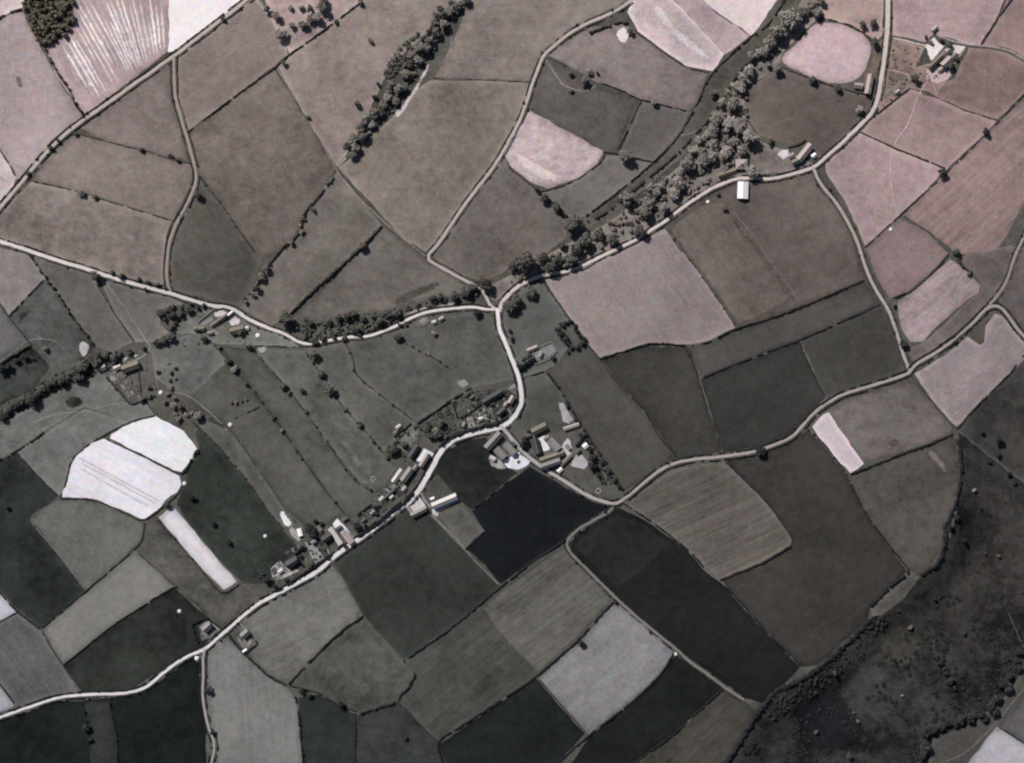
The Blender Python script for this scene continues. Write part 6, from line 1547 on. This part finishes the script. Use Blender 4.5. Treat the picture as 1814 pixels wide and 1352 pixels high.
def building(name, cat, px, py, L, W, ang, label, roof='slate', eave=3.6, pitch=38, chimneys=0, wall=None, windows=True, group=None, hip=False):
    """L, W in plan units, ang in degrees anticlockwise from the plan's right."""
    l, w = L * MPP / 2, W * MPP / 2
    (x, y), = at([(px, py)], up=eave)
    a = math.radians(ang)
    cs = [(x + math.cos(a) * i * l - math.sin(a) * j * w, y + math.sin(a) * i * l + math.cos(a) * j * w) for i in (-1, 1) for j in (-1, 1)]
    z = float(min(ground_z(*c) for c in cs)) - .1
    eave = eave + .4
    rise = w * math.tan(math.radians(pitch))
    root = empty(name, (x, y, z), a)
    # walls with gables
    V, F = [], []
    V += [(-l, -w, 0), (l, -w, 0), (l, w, 0), (-l, w, 0), (-l, -w, eave), (l, -w, eave), (l, w, eave), (-l, w, eave)]
    hl = l - (w if hip else 0)
    V += [(-hl, 0, eave + rise), (hl, 0, eave + rise)]
    F += [(0, 3, 2, 1), (0, 1, 5, 4), (2, 3, 7, 6), (1, 2, 6, 9, 5) if not hip else (1, 2, 6, 5), (3, 0, 4, 8, 7) if not hip else (3, 0, 4, 7)]
    me = mesh_of('wall', V, F)
    wo = link('wall', me, wall or STONE, root)
    # openings: dark panes set into the long walls, a plank door
    if windows:
        V, F = [], []
        n = max(2, int(l * 2 / 3.2))
        for s in (-1, 1):
            for i in range(n):
                cx = -l + (i + .5) * 2 * l / n
                door = (i == n // 2)
                z0, z1 = (.35, 2.3) if door else (1.2, 2.3)
                box(V, F, cx - .5, cx + .5, s * w - .03, s * w + .03, z0, z1)
                if eave > 4.6 and not door:
                    box(V, F, cx - .45, cx + .45, s * w - .03, s * w + .03, 3.3, 4.3)
        link('window', mesh_of('window', V, F), GLASS, wo)
    # roof: two slabs with eaves, and their ridge
    ov, th = .35, .16
    rl = l + ov
    k = math.tan(math.radians(pitch))
    V, F = [], []
    zt = eave + rise + .04
    if not hip:
        for s in (-1, 1):
            n0 = len(V)
            e = w + ov
            ze = eave - ov * k + .04
            V += [(-rl, 0, zt), (rl, 0, zt), (rl, s * e, ze), (-rl, s * e, ze), (-rl, 0, zt + th), (rl, 0, zt + th), (rl, s * e, ze + th), (-rl, s * e, ze + th)]
            q = [(0, 1, 2, 3), (4, 7, 6, 5), (2, 6, 7, 3), (1, 5, 6, 2), (0, 3, 7, 4)]
            F += [tuple(n0 + i for i in (f if s > 0 else f[::-1])) for f in q]
    else:
        e, ze = w + ov, eave - ov * k + .04
        V += [(-rl, -e, ze), (rl, -e, ze), (rl, e, ze), (-rl, e, ze), (-hl, 0, zt + th), (hl, 0, zt + th), (-rl, -e, ze - .1), (rl, -e, ze - .1), (rl, e, ze - .1), (-rl, e, ze - .1)]
        F += [(0, 1, 5, 4), (1, 2, 5), (2, 3, 4, 5), (3, 0, 4), (6, 7, 1, 0), (7, 8, 2, 1), (8, 9, 3, 2), (9, 6, 0, 3)]
    ro = link('roof', mesh_of('roof', V, F), ROOF[roof], root)
    V, F = [], []
    box(V, F, -hl - (0 if hip else ov), hl + (0 if hip else ov), -.14, .14, zt + th - .06, zt + th + .12)
    link('ridge', mesh_of('ridge', V, F), ROOF['pink' if roof in ('slate', 'dark') else roof], ro)
    for i in range(chimneys):
        cx = (-hl + .7, hl - .7, 0)[i]
        V, F = [], []
        box(V, F, cx - .45, cx + .45, -.4, .4, zt - .5, zt + 1.3)
        box(V, F, cx - .3, cx - .05, -.12, .12, zt + 1.3, zt + 1.75)
        box(V, F, cx + .08, cx + .33, -.12, .12, zt + 1.3, zt + 1.75)
        link('chimney', mesh_of('chimney', V, F), BRICK, ro)
    tag(root, label, cat, group)
    return root


B = building
# lower village
B('cottage', 'house', 517, 996, 22, 13, 32, 'end cottage of the lower village with a dark roof', 'dark', 4.8, chimneys=2)
B('cottage', 'house', 579, 952, 18, 12, 35, 'dark roofed cottage among trees in the lower village', 'dark', 5.0, chimneys=2)
B('barn', 'barn', 594, 950, 34, 8, -56, 'long pale roofed shed on the lower village farmyard', 'pale', 3.0, 25)
B('outhouse', 'shed', 600, 936, 12, 6, 30, 'small dark outhouse on the lower village farmyard', 'dark', 3.0)
B('farmhouse', 'house', 616, 952, 24, 11, -54, 'pink roofed farmhouse on the lower village farmyard', 'pink', 4.4, chimneys=1)
B('shed', 'shed', 531, 943, 13, 7, -75, 'small white shed above the lower village gardens', 'white', 2.4, 20, windows=False)
B('shed', 'shed', 611, 920, 10, 5, 35, 'small shed above the white lower farmyard', 'dark', 2.4, 25, windows=False)
# village centre
B('cottage', 'house', 721, 841, 27, 11, 54, 'long cottage beside the village street bend', 'slate', 5.2, chimneys=2)
B('outhouse', 'shed', 708, 838, 14, 9, 54, 'pale outhouse behind the long cottage', 'pale', 3.0)
B('outhouse', 'shed', 700, 849, 12, 8, 54, 'second pale outhouse behind the long cottage', 'pale', 2.8)
B('cottage_row', 'house', 752, 815, 26, 8, 58, 'narrow cottage row beside the white village yard', 'pink', 4.4, chimneys=2)
B('barn', 'barn', 733, 799, 24, 9, 56, 'dark roofed barn above the white village yard', 'dark', 5.0, windows=False)
B('outhouse', 'shed', 690, 875, 24, 6, 42, 'low dark outhouse range behind the street', 'dark', 2.8)
B('shed', 'shed', 694, 881, 7, 5, 40, 'tiny shed below the low outhouse range', 'pale', 2.2, windows=False)
B('barn', 'barn', 787, 888, 46, 11, 23, 'very long barn with a pale roof below the street', 'pale', 5.0, windows=False)
B('cottage_row', 'house', 742, 907, 30, 9, 27, 'row of cottages facing the pale forecourt', 'slate', 4.4, chimneys=2)
B('outhouse', 'shed', 727, 905, 16, 5, -55, 'narrow outhouse closing the pale forecourt', 'slate', 2.6, windows=False)
B('shed', 'shed', 766, 884, 7, 5, 20, 'tiny white shed above the long barn', 'white', 2.2, windows=False)
B('cottage_row', 'house', 872, 703, 38, 9, 31, 'terrace of dark roofed cottages in the village gardens', 'dark', 4.6, chimneys=3)
B('cottage', 'house', 888, 729, 16, 8, 42, 'dark cottage close to the village junction', 'dark', 4.4, chimneys=1)
B('cottage', 'house', 906, 708, 14, 8, 60, 'pink roofed cottage beside the upper village street', 'pink', 4.2, chimneys=1)
# farm across the road
B('barn', 'barn', 874, 781, 36, 12, 47, 'dark barn at the village junction with a pale slope', 'slate', 5.0, windows=False)
B('barn', 'barn', 903, 795, 24, 11, -47, 'grey roofed barn beside the farm road', 'slate', 4.2, 30)
B('barn', 'barn', 886, 803, 22, 12, -47, 'second grey roofed barn behind the farm road', 'slate', 4.0, 30)
B('shed', 'shed', 872, 812, 10, 7, -30, 'small pale shed at the back of the white yard', 'pale', 2.4, windows=False)
# eastern farm
B('barn', 'barn', 955, 760, 27, 12, 27, 'brown roofed barn at the top of the eastern farm', 'brown', 4.6, windows=False)
B('barn', 'barn', 950, 790, 27, 11, -76, 'dark barn on the near side of the eastern farmyard', 'dark', 5.0, windows=False)
B('farmhouse', 'house', 981, 788, 24, 13, -46, 'grey roofed farmhouse between the eastern yards', 'slate', 4.8, chimneys=2)
B('barn', 'barn', 978, 809, 44, 9, 19, 'long brown roofed range at the eastern farm', 'brown', 4.4)
B('barn', 'barn', 975, 822, 36, 10, 19, 'lower long range at the eastern farm', 'slate', 4.8)
B('shed', 'shed', 1003, 815, 26, 6, 44, 'narrow shed beside the trapezoid stackyard', 'brown', 2.8, 25, windows=False)
B('shed', 'shed', 1012, 756, 28, 6, 18, 'low fawn shed behind the eastern farm', 'pink', 2.6, 25, windows=False)
B('shed', 'shed', 1037, 790, 8, 8, 40, 'small white roofed shed beside the eastern hedge', 'white', 2.4, 25, windows=False)
B('shed', 'shed', 992, 833, 9, 6, 40, 'small white hut beside the farm road', 'white', 2.2, 25, windows=False)
# upper right farm
B('barn', 'barn', 1661, 106, 40, 8, 44, 'long barn beside the white upper right yard', 'brown', 4.6, windows=False)
B('farmhouse', 'house', 1677, 110, 20, 12, 44, 'farmhouse of the upper right farm', 'pink', 5.0, chimneys=2)
B('barn', 'barn', 1676, 93, 18, 9, 44, 'smaller barn above the upper right farmhouse', 'pink', 4.2, windows=False)
B('shed', 'shed', 1656, 51, 11, 6, 44, 'small shed above the upper right yard', 'pink', 2.6, windows=False)
B('shed', 'shed', 1590, 163, 8, 6, 35, 'small shed in the garden by the right road', 'pink', 2.4, windows=False)
B('cottage_row', 'house', 1540, 149, 34, 10, 79, 'row of cottages beside the upper right road', 'pink', 5.0, chimneys=3)
B('outhouse', 'shed', 1521, 152, 14, 9, -8, 'low outhouse left of the roadside cottage row', 'pink', 2.8)
# stream road farms
B('barn', 'barn', 1316, 337, 29, 18, 88, 'big white sheet roofed barn below the stream road', 'white', 4.4, 22, windows=False)
B('house', 'house', 1314, 291, 20, 17, 0, 'square pink roofed house above the stream road', 'pink', 5.0, 34, chimneys=1, hip=True)
B('outhouse', 'shed', 1288, 307, 32, 7, 19, 'low long outhouse beside the square house', 'brown', 2.8)
B('barn', 'barn', 1426, 270, 34, 12, 51, 'pink roofed barn at the road fork', 'pink', 4.8, windows=False)
B('farmhouse', 'house', 1412, 285, 18, 9, 27, 'brown roofed farmhouse at the road fork', 'brown', 4.6, chimneys=1)
B('shed', 'shed', 1442, 276, 8, 7, 40, 'little white shed at the road fork', 'white', 2.2, windows=False)
# western farmstead and cottage
B('farmhouse', 'house', 420, 585, 25, 12, 14, 'brown roofed farmhouse of the western farmstead', 'brown', 4.8, chimneys=2)
B('outhouse', 'shed', 353, 583, 18, 7, 6, 'low brown outhouse of the western farmstead', 'brown', 2.6)
B('barn', 'barn', 388, 568, 34, 6, 36, 'narrow range along the western farmstead wall', 'brown', 3.0, windows=False)
B('shed', 'shed', 408, 556, 12, 4, 40, 'small white roofed shed at the western road bend', 'white', 2.2, windows=False)
B('cottage', 'house', 231, 650, 30, 13, 19, 'long brown roofed cottage by the left stream', 'brown', 4.4, chimneys=2)
B('outhouse', 'shed', 208, 651, 13, 8, 24, 'small pale outhouse beside the left cottage', 'pale', 2.6)
B('shed', 'shed', 181, 652, 12, 9, 20, 'pale low shed among trees by the left stream', 'pink', 2.4, windows=False)
# ruined farm, roadside sheds
B('barn', 'barn', 935, 639, 24, 11, 33, 'dark barn of the ruined farm', 'dark', 4.4, windows=False)
B('outhouse', 'shed', 943, 618, 18, 6, 23, 'narrow fawn outhouse of the ruined farm', 'pink', 2.6)
B('shed', 'shed', 782, 565, 9, 6, 30, 'small pink shed below the stream road', 'pink', 2.4, windows=False)
B('shed', 'shed', 769, 571, 7, 6, 15, 'little pale hut below the stream road', 'pale', 2.2, windows=False)
# lower road cottages
B('cottage', 'house', 367, 1111, 17, 12, 42, 'hedged cottage above the lower road', 'slate', 4.6, chimneys=2)
B('cottage', 'house', 434, 1123, 15, 11, 42, 'cottage below the lower road', 'slate', 4.6, chimneys=1)
B('shed', 'shed', 434, 1153, 8, 4, 35, 'small white shed below the lower road cottage', 'white', 2.2, windows=False)


# small outbuildings about the gardens
for k_, (x_, y_, l_, w_, a_, rf_, lb_) in enumerate((
    (822, 752, 8, 5, 60, 'slate', 'garden shed beside the short garden path'), (836, 704, 9, 5, 31, 'dark', 'shed at the back of the village gardens'), (852, 742, 7, 5, 20, 'pale', 'pale shed in the middle of the village gardens'),
    (896, 716, 8, 5, 55, 'pink', 'shed beside the garden path from the village road'), (770, 762, 8, 5, 35, 'slate', 'shed among the trees of the village gardens'), (706, 756, 9, 5, 36, 'pale', 'pale shed behind the square garden'),
    (736, 828, 9, 6, 56, 'slate', 'small outhouse between the white yard and long cottage'), (716, 866, 9, 5, 45, 'pink', 'small outhouse beside the village street'), (676, 884, 9, 6, 42, 'pale', 'pale hut at the end of the street gardens'),
    (660, 908, 9, 5, 38, 'slate', 'hut among bushes above the lower street'), (644, 922, 8, 5, 38, 'dark', 'dark hut beside the lower street gardens'), (556, 960, 9, 6, 35, 'slate', 'outhouse behind the lower village cottages'),
    (566, 936, 10, 6, -55, 'brown', 'brown shed among the lower village trees'), (497, 1012, 9, 6, 32, 'pale', 'pale outhouse of the end cottage'), (968, 776, 10, 6, 27, 'slate', 'small shed on the eastern white yard'),
    (1006, 792, 10, 6, -50, 'slate', 'small outhouse right of the eastern farmhouse'), (1024, 800, 9, 6, 44, 'dark', 'dark shed at the top of the stackyard'), (936, 772, 9, 6, 27, 'dark', 'dark shed beside the eastern barn'),
    (910, 786, 7, 5, -47, 'dark', 'lean-to against the farm road barn'), (1690, 100, 14, 7, 44, 'brown', 'shed between the two upper right yards'), (1668, 122, 9, 6, 44, 'pink', 'little shed below the upper right farmhouse'),
    (1648, 74, 9, 5, -30, 'brown', 'shed at the top of the white upper yard'), (1402, 276, 10, 7, 30, 'slate', 'small grey outhouse at the road fork'), (1300, 284, 8, 6, 0, 'slate', 'small outhouse beside the square roofed house'),
    (372, 590, 9, 5, 10, 'slate', 'small shed of the western farmstead garden'), (436, 582, 9, 6, 14, 'pale', 'pale shed beside the western farmhouse'), (958, 628, 9, 6, 60, 'slate', 'small roofed pen of the ruined farm'))):
    B('shed', 'shed', x_, y_, l_, w_, a_, lb_, rf_, 2.5, 32, windows=False)


# ------------------------------------------------------------------ stone enclosures
def wall_loop(label, pts, h=1.3, t=.5, closed=True):
    p = at(pts)
    if closed:
        p = np.vstack([p, p[:1]])
    c = densify(p, 2.0, False)
    rs = random.Random(len(label))
    V, F = [], []
    n = side_normals(c)
    for k in range(len(c)):
        hh = h * rs.uniform(.85, 1.1)
        z = float(ground_z(*c[k]))
        for a, b in ((-t / 2, -.2), (-t / 2 * .8, hh), (t / 2 * .8, hh), (t / 2, -.2)):
            q = c[k] + n[k] * a
            V.append((q[0], q[1], z + b))
    for k in range(len(c) - 1):
        for a in range(3):
            F.append((4 * k + a, 4 * k + a + 1, 4 * k + 4 + a + 1, 4 * k + 4 + a))
    tag(link('stone_wall', mesh_of('stone_wall', V, F), STONE), label, 'wall', 'stone walls')


wall_loop('low stone wall of the small enclosure below the stream road', [(738, 566), (752, 559), (760, 568), (754, 577), (742, 577)])
wall_loop('stone wall round the yard of the ruined farm', [(943, 622), (960, 613), (976, 606), (986, 622), (974, 636), (948, 646)], 1.6)
wall_loop('stone wall across the yard of the ruined farm', [(960, 613), (968, 626), (968, 636)], 1.4, .5, False)
wall_loop('stone wall above the western farmstead plot', [(350, 572), (378, 549), (396, 545), (412, 550)], 1.6, .6, False)
wall_loop('wall along the front of the white farm yard', [(899, 809), (918, 797)], 1.8, .6, False)
wall_loop('wall along the forecourt of the village cottages', [(733, 884), (740, 876), (750, 890), (758, 902)], 1.4, .5, False)
wall_loop('wall round the pale square garden at the village bend', [(697, 776), (712, 796), (728, 806), (736, 790), (742, 776)], 1.3, .5, False)
wall_loop('wall beside the straight grey path', [(766, 911), (806, 952), (824, 972)], 1.0, .5, False)


# ------------------------------------------------------------------ heaps, ring, cart
HAY = plain('bleached_hay', (.60, .58, .565), .35, 1.5)


def heap(px, py, r, label):
    (x, y), = at([(px, py)])
    z = float(ground_z(x, y))
    rs = random.Random(int(px * 7 + py))
    V, F = [], []
    n = 16
    R = r * MPP * .85
    for lv, (f, h) in enumerate(((1.0, -.15), (.96, .35), (.74, .75), (.4, .98))):
        for i in range(n):
            t = 2 * math.pi * i / n
            k = R * f * rs.uniform(.88, 1.1)
            V.append((k * math.cos(t), k * math.sin(t), h * R * .6))
    V.append((0, 0, R * .64))
    for lv in range(3):
        for i in range(n):
            F.append((lv * n + i, lv * n + (i + 1) % n, (lv + 1) * n + (i + 1) % n, (lv + 1) * n + i))
    for i in range(n):
        F.append((3 * n + i, 3 * n + (i + 1) % n, 4 * n))
    o = link('hay_heap', mesh_of('hay_heap', V, F, True), HAY)
    o.location = (x, y, z)
    tag(o, label, 'heap', 'round pale heaps')


for h_ in ((408, 753, 5, 'round white heap at the end of the arching path'), (318, 1083, 4.6, 'round white heap in the dark field above the lower road'), (1578, 407, 4, 'round white heap in the square pinkish pasture'),
           (1197, 1159, 4.4, 'white heap at the corner of the pale rounded field'), (457, 595, 5.4, 'round white heap beside the western farmhouse'), (470, 950, 4, 'small white heap in the dark strip near the lower village'),
           (285, 696, 5, 'white heap among the trees below the left cottage'), 
           (327, 857, 4.6, 'white heap at the side of the larger white field'), (1254, 358, 4, 'pale heap left of the big white barn'),
           (349, 1166, 5.5, 'white heap in the fork of the lower roads'), 
           ):
    heap(*h_)


def ring(px, py, r, label):
    pts = [(px + r * math.cos(t * .4488), py + r * math.sin(t * .4488)) for t in range(14)]
    p = at(pts)
    rs = random.Random(int(px))
    V, F = [], []
    c = p.mean(0)
    z = float(ground_z(*c))
    for q in p:
        d = (q - c) / np.linalg.norm(q - c)
        for a, b in ((-.5, -.2), (-.3, .7), (.3, .7), (.5, -.2)):
            w = q + d * a
            V.append((w[0], w[1], z + b * rs.uniform(.8, 1.2)))
    n = len(p)
    for k in range(n):
        for a in range(3):
            F.append((4 * k + a, 4 * k + a + 1, 4 * ((k + 1) % n) + a + 1, 4 * ((k + 1) % n) + a))
    tag(link('stone_ring', mesh_of('stone_ring', V, F), ROOF['pink']), label, 'ring')


ring(1060, 870, 4.4, 'small pale ring in the garden by the farm road')
ring(661, 848, 3.6, 'pale ring behind the village street')


def cart(px, py, ang, label):
    (x, y), = at([(px, py)])
    root = empty('farm_cart', (x, y, float(ground_z(x, y)) + .17), math.radians(ang))
    wood = plain('cart_wood', (.07, .06, .05), .3, 3.0)
    V, F = [], []
    box(V, F, -1.6, 1.6, -.9, .9, .75, .85)
    for s in (-1, 1):
        box(V, F, -1.6, 1.6, s * .9 - .04, s * .9 + .04, .85, 1.3)
        box(V, F, s * 1.6 - .04, s * 1.6 + .04, -.86, .86, .85, 1.3)
    link('bed', mesh_of('bed', V, F), wood, root)
    V, F = [], []
    for s in (-1, 1):
        box(V, F, 1.64, 3.4, s * .6 - .05, s * .6 + .05, .72, .82)
    link('shaft', mesh_of('shaft', V, F), wood, root)
    V, F = [], []
    for k in range(16):
        t = k * math.pi / 8
        for r_, w_ in ((.45, -.05), (.62, -.05), (.62, .05), (.45, .05)):
            V.append((r_ * math.cos(t), w_, .62 + r_ * math.sin(t)))
    for k in range(16):
        for a in range(4):
            b = (k + 1) % 16
            F.append((4 * k + a, 4 * k + (a + 1) % 4, 4 * b + (a + 1) % 4, 4 * b + a))
    for k in range(0, 16, 2):
        t = k * math.pi / 8
        n0 = len(V)
        u = (-math.sin(t) * .04, math.cos(t) * .04)
        V += [(u[0], 0, .62 + u[1]), (-u[0], 0, .62 - u[1]), (.5 * math.cos(t) - u[0], 0, .62 + .5 * math.sin(t) - u[1]), (.5 * math.cos(t) + u[0], 0, .62 + .5 * math.sin(t) + u[1])]
        F.append((n0, n0 + 1, n0 + 2, n0 + 3))
    me = mesh_of('wheel', V, F)
    me.materials.append(wood)
    for s in (-1, 1):
        o = link('wheel', me, None, root)
        o.location = (0, s * 1.05, 0)
    tag(root, label, 'cart')


cart(918, 818, 40, 'small dark cart standing on the white farm yard')
